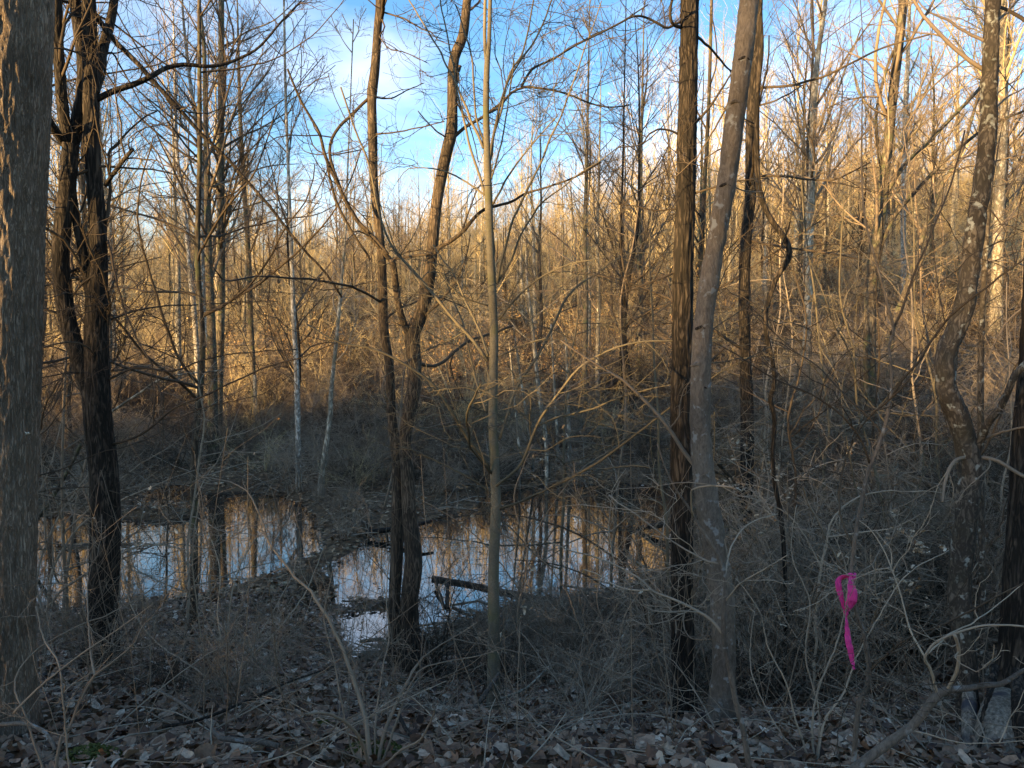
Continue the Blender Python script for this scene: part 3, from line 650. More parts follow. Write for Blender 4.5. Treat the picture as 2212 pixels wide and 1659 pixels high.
shrub('many-stemmed shrub at the bottom centre-left, its stems fanning up over the leaves', 2.9, [
    ([(806, 1650), (797, 1606), (790, 1560), (780, 1523), (768, 1480), (754, 1440), (737, 1395), (700, 1320), (668, 1275), (633, 1240), (605, 1205), (583, 1173), (572, 1140), (555, 1100), (520, 1050), (433, 1030)], 12, 3, .7),
    ([(812, 1648), (828, 1590), (847, 1540), (862, 1505), (880, 1473), (895, 1445), (912, 1423), (940, 1400), (975, 1380), (1030, 1345)], 9, 3, .5),
    ([(815, 1650), (850, 1580), (870, 1520), (905, 1450), (960, 1430), (1040, 1415), (1100, 1395)], 6, 2, .2),
    ([(803, 1648), (780, 1600), (745, 1560), (700, 1540), (650, 1545)], 9, 4, -.3),
    ([(808, 1650), (812, 1560), (825, 1450), (840, 1380), (835, 1290), (842, 1200)], 5, 2, .5),
    ([(800, 1650), (760, 1620), (735, 1500), (720, 1420), (700, 1330), (720, 1230)], 5, 2, .3),
    ([(815, 1652), (860, 1625), (905, 1600), (930, 1560), (940, 1530)], 7, 3, -.2)], 1)
shrub('thin bare shrub standing in the leaves just right of the broad left-edge trunk', 2.7, [
    ([(110, 1650), (130, 1600), (150, 1570), (175, 1510), (205, 1460), (250, 1425), (290, 1390), (310, 1350), (340, 1330)], 8, 3, .4),
    ([(150, 1570), (135, 1500), (125, 1430), (95, 1380), (78, 1310)], 5, 3, .3),
    ([(112, 1650), (60, 1560), (30, 1480), (60, 1420), (150, 1360), (230, 1330), (300, 1290), (370, 1240), (480, 1170), (560, 1130)], 5, 2, .8),
    ([(204, 1460), (195, 1400), (190, 1320), (188, 1250), (190, 1180)], 5, 2, .5),
    ([(30, 1540), (90, 1480), (180, 1410), (240, 1370), (330, 1305)], 6, 2, .2)], 2, 'twig')
shrub('thicket of thin upright stems between the forked tree and the bottom centre-left shrub', 4.4, [
    ([(480, 1480), (478, 1400), (470, 1320), (475, 1230), (450, 1150)], 5, 2, .3),
    ([(483, 1482), (490, 1400), (495, 1320), (515, 1230), (560, 1150)], 5, 2, .2),
    ([(478, 1482), (440, 1400), (425, 1300), (415, 1200), (430, 1080)], 4, 2, -.3),
    ([(486, 1484), (540, 1420), (600, 1360), (660, 1280), (700, 1180)], 5, 2, .3),
    ([(474, 1480), (400, 1430), (330, 1380), (280, 1300), (260, 1180)], 4, 2, .1)], 3, 'twig_grey')
shrub('leafless shrub with arching grey stems at the foot of the smooth leaning trunk', 3.0, [
    ([(1760, 1640), (1755, 1560), (1770, 1480), (1800, 1410), (1820, 1340), (1830, 1240), (1800, 1150)], 6, 2, .2),
    ([(1765, 1642), (1780, 1560), (1820, 1500), (1850, 1420), (1900, 1330), (1960, 1240), (2050, 1190)], 6, 2, .2),
    ([(1755, 1642), (1720, 1560), (1700, 1480), (1660, 1400), (1640, 1320), (1590, 1250)], 5, 2, .1),
    ([(1758, 1642), (1700, 1600), (1650, 1520), (1620, 1430), (1630, 1320)], 4, 2, .4),
    ([(1762, 1640), (1770, 1540), (1740, 1420), (1750, 1300), (1710, 1200), (1720, 1090)], 5, 2, .3)], 4, 'twig_grey')
shrub('tangled leafless shrub on the bank between the middle beech and the shaggy trunk', 4.6, [
    ([(1300, 1500), (1290, 1420), (1250, 1350), (1220, 1270), (1160, 1200), (1080, 1150)], 5, 2, .3),
    ([(1305, 1500), (1330, 1420), (1350, 1330), (1400, 1250), (1430, 1150)], 5, 2, .2),
    ([(1298, 1502), (1240, 1450), (1160, 1420), (1080, 1400), (980, 1380)], 4, 2, .1),
    ([(1302, 1504), (1320, 1400), (1290, 1300), (1300, 1200), (1250, 1100), (1240, 1000)], 4, 2, .3),
    ([(1306, 1500), (1370, 1450), (1440, 1400), (1500, 1330), (1560, 1240)], 4, 2, .2)], 5, 'twig')
shrub('dark twiggy shrub leaning over the water between the middle beech and the shaggy trunk', 6.3, [
    ([(1410, 1330), (1380, 1260), (1320, 1200), (1240, 1150), (1150, 1120), (1050, 1110), (960, 1120)], 6, 2, .3),
    ([(1412, 1332), (1400, 1240), (1370, 1170), (1320, 1100), (1280, 1040)], 5, 2, .3),
    ([(1408, 1330), (1340, 1290), (1260, 1240), (1180, 1215), (1110, 1210)], 5, 2, .1),
    ([(1415, 1330), (1440, 1250), (1430, 1160), (1450, 1080)], 4, 2, .2)], 7, 'twig_dark')
shrub('bent grey shrub arching over the water left of the forked dark tree', 6.5, [
    ([(90, 1330), (110, 1250), (140, 1180), (190, 1120), (260, 1080), (330, 1050), (420, 1015)], 7, 2, .3),
    ([(95, 1332), (80, 1250), (110, 1150), (150, 1080), (200, 1010), (240, 930)], 6, 2, .3),
    ([(92, 1330), (140, 1270), (230, 1215), (300, 1180), (380, 1175), (470, 1190)], 6, 2, -.4),
    ([(88, 1330), (60, 1230), (75, 1100), (110, 1000), (140, 880)], 6, 2, .4)], 6, 'twig_grey')

# ------------------------------------------------------------------ thin saplings in the tangle
rg = np.random.default_rng(909); n_s = 0
SPOTS = []
while n_s < 34:
    y = rg.uniform(5.2, 15.5); x = rg.uniform(-.72, .74) * y
    if 5 < y < 12 and -.33 < x / y < .18 and rg.random() < .8: continue
    if min(float(sdf(p_, np.array([x]), np.array([y]))[0]) for p_ in PONDS) < .2: continue
    if any((x - a) ** 2 + (y - b_) ** 2 < .6 for a, b_ in SPOTS): continue
    SPOTS.append((x, y)); n_s += 1
    h = rg.uniform(2.6, 6.5); k = 10; t = np.linspace(0, 1, k); dr = rg.normal(0, .07, 2); h = min(h, 1.6 + y * .35)
    st = np.stack([np.cumsum(np.r_[0, dr[0] * h / k + rg.normal(0, .05 * h / k, k - 1) * 2]), np.cumsum(np.r_[0, dr[1] * h / k + rg.normal(0, .05 * h / k, k - 1) * 2]), -.05 + t * h], 1)
    rd_ = np.linspace(1, .3, k) * h * .0042
    root = empty('sapling', (x, y, g1(x, y)))
    tw_ = ['twig', 'twig_grey', 'twig_dark', 'twig_olive'][n_s % 4]
    kind_ = {'twig': 'brown', 'twig_grey': 'grey', 'twig_dark': 'dark', 'twig_olive': 'olive'}[tw_]
    tag(root, 'thin ' + kind_ + ' leafless sapling with wavy side branches in the tangle around the pond', 'sapling', kind_ + ' saplings in the tangle')
    g = Geo(); q, qr = resample(st, rd_, 26); g.tubes(q[None], qr[None], 7); g.build('stem', M[tw_], root)
    g = Geo(); q, qr = resample(st, rd_, 12)
    c1, r1 = spawn(rg, q[None], qr[None], rg.integers(12, 20), .15, 1, (50, 85), None, 14, .6, .11, .015, .002, abslen=(.28 * h, .5 * h), flat=.6)
    g.tubes(c1, r1, 4)
    c2, r2 = spawn(rg, c1, r1, len(c1) * 7, .12, 1, (30, 65), (.15, .42), 8, .6, .14, .01, .0013, flat=.5); g.tubes(c2, r2, 3)
    c3, r3 = spawn(rg, c2, r2, len(c2) * 4, .12, 1, (30, 65), (.2, .5), 4, .7, .16, .01, .001, flat=.4); g.tubes(c3, r3, 3)
    tag(g.build('twigs', M[tw_], root), kind='stuff')

n_s = 0; SPOTS = []
while n_s < 6:
    y = rg.uniform(7.5, 17); x = rg.uniform(-.72, .76) * y
    if -.38 < x / y or x > 0: continue
    if min(float(sdf(p_, np.array([x]), np.array([y]))[0]) for p_ in PONDS) < .2: continue
    if any((x - a) ** 2 + (y - b_) ** 2 < 2.5 for a, b_ in SPOTS): continue
    SPOTS.append((x, y)); n_s += 1
    h = rg.uniform(8, 12); k = 10; t = np.linspace(0, 1, k)
    st = np.stack([np.cumsum(np.r_[0, rg.normal(0, .035 * h / k, k - 1) * 2]), np.cumsum(np.r_[0, rg.normal(0, .035 * h / k, k - 1) * 2]), -.05 + t * h], 1)
    rd_ = np.linspace(1, .2, k) * h * .0050
    root = empty('young_tree', (x, y, g1(x, y)))
    bk_, tw_ = [('dark', 'twig_dark'), ('grey', 'twig_dark'), ('lichened', 'twig_dark')][n_s % 3]
    kd = ['dark', 'grey', 'mottled'][n_s % 3]
    tag(root, 'slim ' + kd + '-stemmed young tree with long arching fine limbs beside the pond', 'tree', kd + ' young trees beside the pond')
    g = Geo(); q, qr = resample(st, rd_, 30); g.tubes(q[None], qr[None], 10); g.build('trunk', M[bk_], root)
    g = Geo(); q, qr = resample(st, rd_, 14)
    c1, r1 = spawn(rg, q[None], qr[None], 24, .18, 1, (50, 80), None, 18, .5, .085, .02, .003, abslen=(.22 * h, .42 * h), flat=.4)
    g.tubes(c1, r1, 5)
    c2, r2 = spawn(rg, c1, r1, len(c1) * 8, .12, 1, (30, 60), (.15, .42), 9, .55, .13, .015, .0018, flat=.4); g.tubes(c2, r2, 3)
    c3, r3 = spawn(rg, c2, r2, len(c2) * 5, .12, 1, (30, 60), (.2, .5), 5, .7, .16, .01, .0014, flat=.3); g.tubes(c3, r3, 3)
    g.build('crown', M[tw_], root)

# ------------------------------------------------------------------ trees beyond the pond
def tree_mesh_pair(seed, H, r0, bk, tw, trunkpts=None, trunkr=None, nl=26, t0=.3, spread=.26, rmin=.003, sub=(5, 5, 3), ang=(30, 60), lean=.04, side=10, ups=.07, crown_lim=None):
    rng = np.random.default_rng(3000 + seed)
    if trunkpts is None:
        k = 9; t = np.linspace(0, 1, k); x = np.cumsum(np.r_[0, rng.normal(0, lean * H / k, k - 1)]); y = np.cumsum(np.r_[0, rng.normal(0, lean * H / k, k - 1)])
        trunkpts = np.stack([x, y, -.15 + t * H], 1); trunkr = r0 * np.r_[1.25, np.linspace(1, .1, k - 1)]
    p, r = resample(trunkpts, trunkr, 20)
    g = Geo(); pf, rf = resample(trunkpts, trunkr, 36); g.tubes(pf[None], rf[None], side)
    tm = g.mesh('trunk', M[bk])
    g = Geo(); Hh = np.linalg.norm(p[-1] - p[0])
    c1, r1 = spawn(rng, p[None], r[None], nl, t0, 1, ang, None, 9, .5, .09, ups, .012, abslen=(spread * Hh * .6, spread * Hh * 1.25), tip=.3)
    g.tubes(c1, r1, 5)
    c2, r2 = spawn(rng, c1, r1, len(c1) * sub[0], .15, 1, (25, 60), (.25, .6), 6, .55, .13, ups, rmin * 1.2)
    g.tubes(c2, r2, 3)
    c3, r3 = spawn(rng, c2, r2, len(c2) * sub[1], .1, 1, (20, 55), (.25, .6), 4, .6, .16, ups, rmin)
    g.tubes(c3, r3, 3)
    if sub[2]:
        c4, r4 = spawn(rng, c3, r3, len(c3) * sub[2], .1, 1, (20, 55), (.3, .7), 3, .7, .16, ups, rmin * .8)
        g.tubes(c4, r4, 3)
    cm = g.mesh('crown', M[tw])
    return tm, cm
KINDS = [tree_mesh_pair(1, 18, .15, 'grey', 'twig', nl=26), tree_mesh_pair(2, 20, .17, 'pale', 'twig_tan', nl=24, t0=.35, spread=.2, ang=(22, 45)),
         tree_mesh_pair(3, 16, .12, 'grey', 'twig_tan', nl=26, t0=.25, spread=.28), tree_mesh_pair(4, 21, .18, 'pale', 'twig_tan', nl=30, t0=.4, spread=.2, ang=(20, 42)),
         tree_mesh_pair(5, 14, .09, 'dark', 'twig_dark', nl=22, t0=.2, spread=.3, lean=.08), tree_mesh_pair(6, 17, .13, 'brown', 'twig', nl=26, t0=.25, spread=.26)]
def place_tree(kind, x, y, s, rz, name, label, group=None):
    tm, cm = KINDS[kind]
    root = empty(name, (x, y, g1(x, y))); root.rotation_euler = (0, 0, rz); root.scale = (s, s, s * RNG.uniform(.92, 1.1))
    tag(root, label, 'tree', group)
    link('trunk', tm, root); link('crown', cm, root)
    return root

def far_tree(name, label, d, bk, tw, trunk, seed, top=16.0, nl=20, t0=.25, spread=.22, cr=True, limbs=(), group=None):
    """a tree beyond the pond whose trunk is followed from the photograph, crown grown on it"""
    pts = np.array([P(x, y, d) for x, y, _ in trunk]); rad = np.array([w_ / 2 / F * d for _, _, w_ in trunk])
    g = g1(pts[0][0], pts[0][1]); b = pts[0].copy(); b[2] = g
    pts = np.vstack([[b - [0, 0, .15]], [b + [0, 0, .3]], pts[pts[:, 2] > g + .5]]) if (pts[:, 2] > g + .5).any() else pts
    rad = np.interp(np.linspace(0, 1, len(pts)), np.linspace(0, 1, len(rad)), rad); rad[0] *= 1.25
    if top > 0:
        dr = pts[-1] - pts[-2]; dr /= np.linalg.norm(dr); dr = dr * .5 + np.array([0, 0, .5]); dr /= np.linalg.norm(dr)
        need = max(g + top - pts[-1][2], 1.0); rl = rad[-1]
        for i in range(1, 5):
            pts = np.vstack([pts, pts[-1] + dr * need / 4]); rad = np.r_[rad, max(rl * (1 - .22 * i), .012)]
    tm, cm = tree_mesh_pair(500 + seed, 1, 1, bk, tw, pts - b, rad, nl=nl, t0=t0, spread=spread, rmin=.0032, sub=(5, 5, 3), side=12)
    root = empty(name, b); tag(root, label, 'tree', group); link('trunk', tm, root)
    if cr: link('crown', cm, root)
    for i, lb in enumerate(limbs):
        xy, w0, w1 = lb; tt = np.linspace(0, 1, len(xy)); rng = np.random.default_rng(seed * 31 + i)
        p = np.array([P(x, y, d) for x, y in xy]); r = np.array([(w0 * (1 - t) + w1 * t) / 2 / F * d for t in tt])
        q, qr = resample(p, r, 20); gg = Geo(); gg.tubes((q - b)[None], qr[None], 8); gg.build('limb', M[bk], root)
        gg = Geo(); twig_levels(rng, gg, (q - b)[None][:, ::2], qr[None][:, ::2], 2.2, (5, 4), (.8, 2.2), rmin=.004); t_ = gg.build('twigs', M[tw], root)
        if t_: tag(t_, kind='stuff')
    return root
far_tree('straight_tree', 'straight mossy trunk lit orange, the boldest upright left of the brown pair', 20, 'grey', 'twig_dark',
         [(470, 950, 20), (472, 850, 20), (476, 700, 19), (478, 553, 18), (477, 400, 16), (478, 200, 14), (478, 0, 12)], 1, top=15, nl=34, t0=.35, spread=.2,
         limbs=[([(485, 340), (530, 290), (580, 240), (630, 200), (700, 120)], 4, 2), ([(470, 330), (440, 280), (420, 230), (425, 120)], 3, 2), ([(484, 460), (520, 450), (600, 430), (690, 440)], 4, 2), ([(486, 105), (530, 70), (590, 45), (640, 0)], 4, 2)])
far_tree('bare_tree', 'grey trunk with a broken stub beside it, next right of the boldest orange-lit trunk', 25, 'grey', 'twig',
         [(549, 925, 12), (547, 820, 12), (541, 680, 12), (537, 553, 11), (527, 400, 10), (520, 280, 9), (517, 190, 7)], 2, top=15, nl=20)
far_tree('white_tree', 'white-barked slanting trunk close to the left of the boldest orange-lit trunk', 22, 'white', 'twig',
         [(462, 830, 12), (458, 790, 13), (447, 687, 13), (441, 600, 13), (440, 500, 11), (436, 350, 9), (418, 230, 8), (405, 130, 7), (396, 40, 5)], 3, top=15, nl=18)
far_tree('bare_tree', 'grey-white trunk left of the slanting white-barked one', 26, 'white', 'twig',
         [(432, 900, 12), (423, 720, 12), (412, 600, 11), (408, 553, 11), (395, 420, 9), (382, 330, 8), (378, 180, 6)], 4, top=15, nl=18)
far_tree('white_tree', 'thin whitish crooked trunk at the pond edge between orange-lit trunk and brown pair', 16.5, 'white', 'twig',
         [(645, 1030, 13), (643, 900, 13), (640, 787, 12), (634, 690, 11), (630, 553, 10), (624, 400, 7), (617, 200, 6), (614, 40, 5)], 5, top=13, nl=20, spread=.16)
far_tree('leaning_tree', 'blotchy leaning stem right of the thin whitish crooked trunk', 15.5, 'pale', 'twig_grey',
         [(694, 1075, 14), (702, 980, 13), (713, 900, 12), (716, 840, 10), (728, 720, 8), (738, 600, 7), (745, 520, 5)], 6, top=9.5, nl=12, spread=.14)
far_tree('snag_tree', 'broken grey pole beside the trunk right of the boldest orange-lit one', 24, 'pale', 'twig', [(552, 925, 9), (551, 860, 8), (550, 810, 8)], 7, top=0, cr=False)
far_tree('pale_tree', 'lit pale trunk right of the vine with a crooked upper fork', 18, 'pale', 'twig',
         [(1733, 880, 20), (1738, 820, 19), (1745, 700, 17), (1748, 553, 15), (1751, 467, 15), (1755, 320, 13), (1758, 200, 13), (1768, 110, 10), (1784, 0, 8)], 8, top=15, nl=18, spread=.2,
         limbs=[([(1752, 330), (1775, 290), (1805, 210), (1830, 140), (1860, 60)], 6, 3), ([(1753, 420), (1790, 330), (1830, 250), (1880, 180)], 5, 2), ([(1750, 280), (1720, 240), (1690, 210)], 3, 2)])
far_tree('forked_tree', 'grey trunk with a long limb sweeping right, beside the kinked trunk', 12.5, 'grey', 'twig',
         [(1873, 1225, 28), (1872, 1106, 27), (1880, 953, 26), (1878, 820, 26), (1879, 686, 25), (1886, 553, 24), (1903, 467, 22), (1908, 400, 20), (1916, 333, 20), (1926, 233, 19), (1941, 100, 19), (1952, 0, 17)], 9, top=13, nl=18, spread=.2,
         limbs=[([(1886, 560), (1900, 500), (1925, 400), (1960, 350), (1995, 317), (2050, 260), (2108, 200), (2160, 140)], 13, 6), ([(1903, 360), (1893, 280), (1895, 230), (1915, 150), (1930, 110)], 7, 6),
                ([(1995, 317), (2040, 300), (2090, 240)], 6, 3), ([(1890, 580), (1925, 480), (1990, 400), (2060, 330), (2140, 270), (2212, 240)], 10, 5), ([(1913, 250), (1880, 230), (1855, 200), (1845, 160)], 5, 3)])
far_tree('white_tree', 'bright cream trunk behind the grey forked one, lit by the low sun', 34, 'white', 'twig_tan',
         [(1950, 780, 12), (1952, 600, 11), (1951, 467, 11), (1954, 300, 10), (1958, 200, 10), (1962, 100, 8)], 10, top=20, nl=20)
far_tree('leaning_tree', 'grey trunk leaning right among the lit brush behind the kinked trunk', 17, 'grey', 'twig',
         [(1925, 720, 17), (1960, 620, 15), (1990, 520, 13), (2010, 460, 11), (2040, 390, 9), (2080, 320, 7)], 11, top=13, nl=14)
far_tree('bare_tree', 'slim grey pole between the shaggy trunk and the rough trunk, high in the gap', 11, 'grey', 'twig_dark',
         [(1505, 900, 12), (1508, 700, 11), (1515, 560, 11), (1522, 400, 10), (1530, 250, 8), (1536, 50, 7)], 12, top=11, nl=16, spread=.16)
for i, (x, dd, wd, tp, kind, lab) in enumerate([
    (1263, 26, 12, 15, 'grey', 'grey trunk beyond the pond, leftmost upright right of the middle beech'),
    (1380, 30, 12, 16, 'grey', 'bluish grey trunk crossing the brightest orange leaves left of the shaggy trunk'),
    (1341, 22, 8, 14, 'dark', 'thin dark pole left of the bluish trunk by the orange leaves'),
    (1290, 28, 9, 13, 'pale', 'pale thin trunk between the grey trunk and the thin dark pole beyond the pond')]):
    far_tree('slim_tree', lab, dd, kind, 'twig', [(x + 2, 930, wd), (x, 800, wd), (x + 3, 650, wd * .9), (x, 500, wd * .8), (x + 4, 380, wd * .6)], 20 + i, top=tp, nl=18)
far_tree('dead_tree', 'bleached dead sapling with stiff side branches beyond the pond, right of the middle beech', 16, 'pale', 'twig_grey',
         [(1180, 960, 7), (1166, 860, 8), (1155, 760, 9), (1148, 690, 8), (1142, 640, 6), (1138, 600, 3)], 30, top=0, cr=False,
         limbs=[([(1148, 700), (1120, 670), (1095, 650)], 3, 1), ([(1148, 690), (1180, 665), (1205, 650)], 3, 1), ([(1152, 740), (1125, 720), (1100, 690)], 3, 1), ([(1143, 650), (1120, 625)], 2, 1), ([(1155, 780), (1185, 745), (1200, 735)], 3, 1)])
for i, (xa, ya, xb, yb, wd) in enumerate([(1122, 980, 1100, 740, 5), (1150, 990, 1108, 700, 5), (1230, 960, 1222, 730, 8), (1205, 970, 1190, 700, 6)]):
    far_tree('dead_pole', ['leaning bleached pole nearest the middle beech beyond the pond', 'second leaning bleached pole right of the middle beech', 'stout lit snag standing on the far bank', 'lean lit pole left of the stout snag'][i], 17 + i, 'pale', 'twig_grey',
             [(xa, ya, wd), ((xa + xb) / 2, (ya + yb) / 2, wd), (xb, yb, wd * .6)], 40 + i, top=0, cr=False)

# a grid-free spread of trees over the slopes; kinds are picked at random
spots = []
def clear(x, y, rmin):
    return all((x - a) ** 2 + (y - b) ** 2 > rmin * rmin for a, b in spots)
tries = 0
mid = []
while len(mid) < 165 and tries < 9000:
    tries += 1
    y = 19 + 75 * RNG.random() ** 1.25; x = RNG.uniform(-.78, .78) * y
    tx = x / y
    centre = -.30 < tx < .13
    if centre and y < 52 and RNG.random() < .86: continue
    if y < 34 and RNG.random() < .84: continue
    if tx > .25 and y < 50 and RNG.random() < .5: continue
    if not clear(x, y, 1.3 + y * .022): continue
    spots.append((x, y)); mid.append((x, y, centre))
GL = [('bare_tree', 'slender grey bare tree among its many likes in the wood beyond the pond', 'grey bare trees beyond the pond'),
      ('pale_tree', 'tall pale-barked tree among its many likes catching the sun beyond the pond', 'pale-barked trees beyond the pond'),
      ('bare_tree', 'bushy tan-twigged tree among its many likes in the sunlit wood beyond the pond', 'tan-twigged trees beyond the pond'),
      ('pale_tree', 'tall pale-barked tree among its many likes catching the sun beyond the pond', 'pale-barked trees beyond the pond'),
      ('dark_tree', 'thin dark crooked tree among its many likes beyond the pond', 'dark crooked trees beyond the pond'),
      ('brown_tree', 'brown-barked bare tree among its many likes beyond the pond', 'brown-barked trees beyond the pond')]
for x, y, c in mid:
    k = int(RNG.choice(6, p=[.22, .2, .22, .14, .1, .12]))
    s = RNG.uniform(.55, .95) if c else RNG.uniform(.65, 1.1)
    place_tree(k, x, y, s, RNG.uniform(0, 6.28), *GL[k])

# ------------------------------------------------------------------ stuff spread by geometry nodes from real plants
def scatter(name, pts, rots, scales, var, sources, kind='stuff'):
    """one object: copies of the source meshes at the given points"""
    me = bpy.data.meshes.new(name); me.vertices.add(len(pts)); me.vertices.foreach_set('co', np.asarray(pts, np.float32).ravel())
    for an, ty, arr in (('rot', 'FLOAT_VECTOR', rots), ('scl', 'FLOAT_VECTOR', scales)):
        a = me.attributes.new(an, ty, 'POINT'); a.data.foreach_set('vector', np.asarray(arr, np.float32).ravel())
    a = me.attributes.new('var', 'INT', 'POINT'); a.data.foreach_set('value', np.asarray(var, np.int32))
    o = link(name, me); tag(o, kind=kind)
    ng = bpy.data.node_groups.new(name, 'GeometryNodeTree')
    ng.interface.new_socket('Geometry', in_out='INPUT', socket_type='NodeSocketGeometry'); ng.interface.new_socket('Geometry', in_out='OUTPUT', socket_type='NodeSocketGeometry')
    n = ng.nodes; l = ng.links
    gi = n.new('NodeGroupInput'); go = n.new('NodeGroupOutput'); jo = n.new('GeometryNodeJoinGeometry')
    def attr(nm, ty):
        a = n.new('GeometryNodeInputNamedAttribute'); a.data_type = ty; a.inputs['Name'].default_value = nm; return a.outputs['Attribute']
    rot = attr('rot', 'FLOAT_VECTOR'); scl = attr('scl', 'FLOAT_VECTOR'); va = attr('var', 'INT')
    for i, objs in enumerate(sources):
        j = n.new('GeometryNodeJoinGeometry')
        for ob in objs:
            oi = n.new('GeometryNodeObjectInfo'); oi.inputs['Object'].default_value = ob; oi.transform_space = 'ORIGINAL'
            l.new(oi.outputs['Geometry'], j.inputs[0])
        cmp_ = n.new('FunctionNodeCompare'); cmp_.data_type = 'INT'; cmp_.operation = 'EQUAL'
        ins = [s_ for s_ in cmp_.inputs if s_.type == 'INT']
        l.new(va, ins[0]); ins[1].default_value = i
        ip = n.new('GeometryNodeInstanceOnPoints')
        l.new(gi.outputs[0], ip.inputs['Points']); l.new(j.outputs[0], ip.inputs['Instance'])
        l.new(cmp_.outputs[0], ip.inputs['Selection']); l.new(rot, ip.inputs['Rotation']); l.new(scl, ip.inputs['Scale'])
        l.new(ip.outputs[0], jo.inputs[0])
    l.new(jo.outputs[0], go.inputs[0])
    md = o.modifiers.new('spread', 'NODES'); md.node_group = ng
    return o
# sources are the trunk and crown of the first placed tree of each kind
SRC = []
for k in range(6):
    tm, cm = KINDS[k]
    t = next(o for o in bpy.data.objects if o.data == tm); c = next(o for o in bpy.data.objects if o.data == cm)
    SRC.append([t, c])
SUNX, SUNY = sun_dir[0] / math.hypot(sun_dir[0], sun_dir[1]), sun_dir[1] / math.hypot(sun_dir[0], sun_dir[1])
def sun_gap(x, y):
    """unseen gap cleared through the wood behind so sun reaches the left-edge trunk"""
    dx, dy = x + 2.4, y - 3.6; a = dx * SUNX + dy * SUNY
    return a > 0 and abs(dx * SUNY - dy * SUNX) < .5 + .004 * a
def wood(name, count, fn, seed, smin, smax, probs=(.2, .22, .26, .14, .06, .12)):
    r = np.random.default_rng(seed); pts = []
    while len(pts) < count:
        x, y = fn(r)
        if sun_gap(x, y): continue
        pts.append((x, y, g1(x, y)))
    m_ = len(pts); s = r.uniform(smin, smax, m_)
    return scatter(name, pts, np.stack([np.zeros(m_), np.zeros(m_), r.uniform(0, 6.28, m_)], 1), np.stack([s, s, s * r.uniform(.9, 1.15, m_)], 1), r.choice(6, m_, p=probs), SRC)
def far_pt(r):
    y = 78 + 225 * r.random() ** 1.2; return r.uniform(-.85, .85) * y, y
wood('woods', 950, far_pt, 77, .62, .95)
def side_pt(r):
    while True:
        a = r.uniform(0, 6.28); q = r.uniform(16, 95); x, y = q * math.sin(a), q * math.cos(a)
        if y > 0 and q < 45 and r.random() < .6: continue
        if abs(x) > .8 * y + 2 and (y > -6 or y < -9): return x, y
wood('woods', 260, side_pt, 78, .8, 1.1)

# shrubs beyond the pond: five kinds, each first placed as a thing, the mass as stuff
def shrub_mesh(seed, tw, h, nst, rmin, sub=(5, 4), spread=.8, up=.03, arch=.10):
    rng = np.random.default_rng(seed); g = Geo(); ps = []; rs = []
    for i in range(nst):
        a = rng.uniform(0, 6.28); d = np.array([math.cos(a) * spread * rng.uniform(.2, 1), math.sin(a) * spread * rng.uniform(.2, 1), 1.0]); d /= np.linalg.norm(d)
        ln = h * rng.uniform(.6, 1.25); p = [np.array([rng.normal(0, .12), rng.normal(0, .12), -.05])]
        for k in range(11):
            d = d + rng.normal(0, .09, 3) + np.array([math.cos(a), math.sin(a), -.6]) * arch * (k / 11.); d /= np.linalg.norm(d); p.append(p[-1] + d * ln / 11)
        ps.append(p); rs.append(np.linspace(1, .35, 12) * h * .0055 * rng.uniform(.6, 1.3))
    ps = np.array(ps); rs = np.maximum(np.array(rs), rmin)
    g.tubes(ps, rs, 4); twig_levels(rng, g, ps, rs, 3.2 / h * 2, sub, (.25 * h, .55 * h), rmin=rmin, up=up)
    return g.mesh('shrub', M[tw])
SH = [shrub_mesh(1, 'twig', 2.2, 11, .0028), shrub_mesh(2, 'twig_dark', 1.7, 12, .0028), shrub_mesh(3, 'twig_grey', 2.6, 9, .003), shrub_mesh(4, 'twig_tan', 3.2, 11, .0035, spread=.4),
      shrub_mesh(5, 'twig_dark', 3.0, 10, .003, spread=.5)]
SHL = ['knee-high brown brush clump at the far shore', 'low dark brush clump at the far shore', 'grey arching brush clump at the far shore', 'tall tan clump of upright shoots on the far bank', 'tall dark clump of upright shoots on the far bank']
shobj = []
def leafy_brush(seed):
    rng = np.random.default_rng(seed); g = Geo(); k = 10; ps = []
    for i in range(k):
        a = rng.uniform(0, 6.28); d = np.array([math.cos(a) * .5, math.sin(a) * .5, 1.]); p = [np.zeros(3) - [0, 0, .05]]
        for j in range(8): d = d + rng.normal(0, .12, 3); d /= np.linalg.norm(d); p.append(p[-1] + d * .38)
        ps.append(p)
    ps = np.array(ps); rs = np.linspace(.014, .004, 9)[None].repeat(k, 0); g.tubes(ps, rs, 4)
    c, r = spawn(rng, ps, rs, 90, .2, 1, (40, 80), None, 6, .6, .1, .02, .003, abslen=(.4, 1.1), flat=.5); g.tubes(c, r, 3); nw = sum(len(q) for q in g.Fq)
    m_ = 1300; i = rng.integers(0, len(c), m_); j = rng.integers(1, 6, m_); pt = c[i, j] + rng.normal(0, .05, (m_, 3))
    a = rng.normal(size=(m_, 3)); a /= np.linalg.norm(a, axis=1, keepdims=True); b_ = np.cross(a, rng.normal(size=(m_, 3))); b_ /= np.linalg.norm(b_, axis=1, keepdims=True); z_ = rng.uniform(.02, .042, (m_, 1))
    Vv = np.stack([pt - a * z_, pt + b_ * z_ * .5, pt + a * z_, pt - b_ * z_ * .5], 1); g.add(Vv, quads=np.arange(m_ * 4).reshape(-1, 4))
    me = g.mesh('shrub', [M['twig'], M['orange']]); mi = np.zeros(len(me.polygons), np.int32); mi[nw:] = 1; me.polygons.foreach_set('material_index', mi); return me
M['orange'] = leafmat('orange_leaf', [(0, (.26, .13, .05)), (.5, (.42, .25, .10)), (1, (.55, .38, .18))])
SH.append(leafy_brush(8)); SHL.append('brush clump holding orange withered leaves on the far bank')
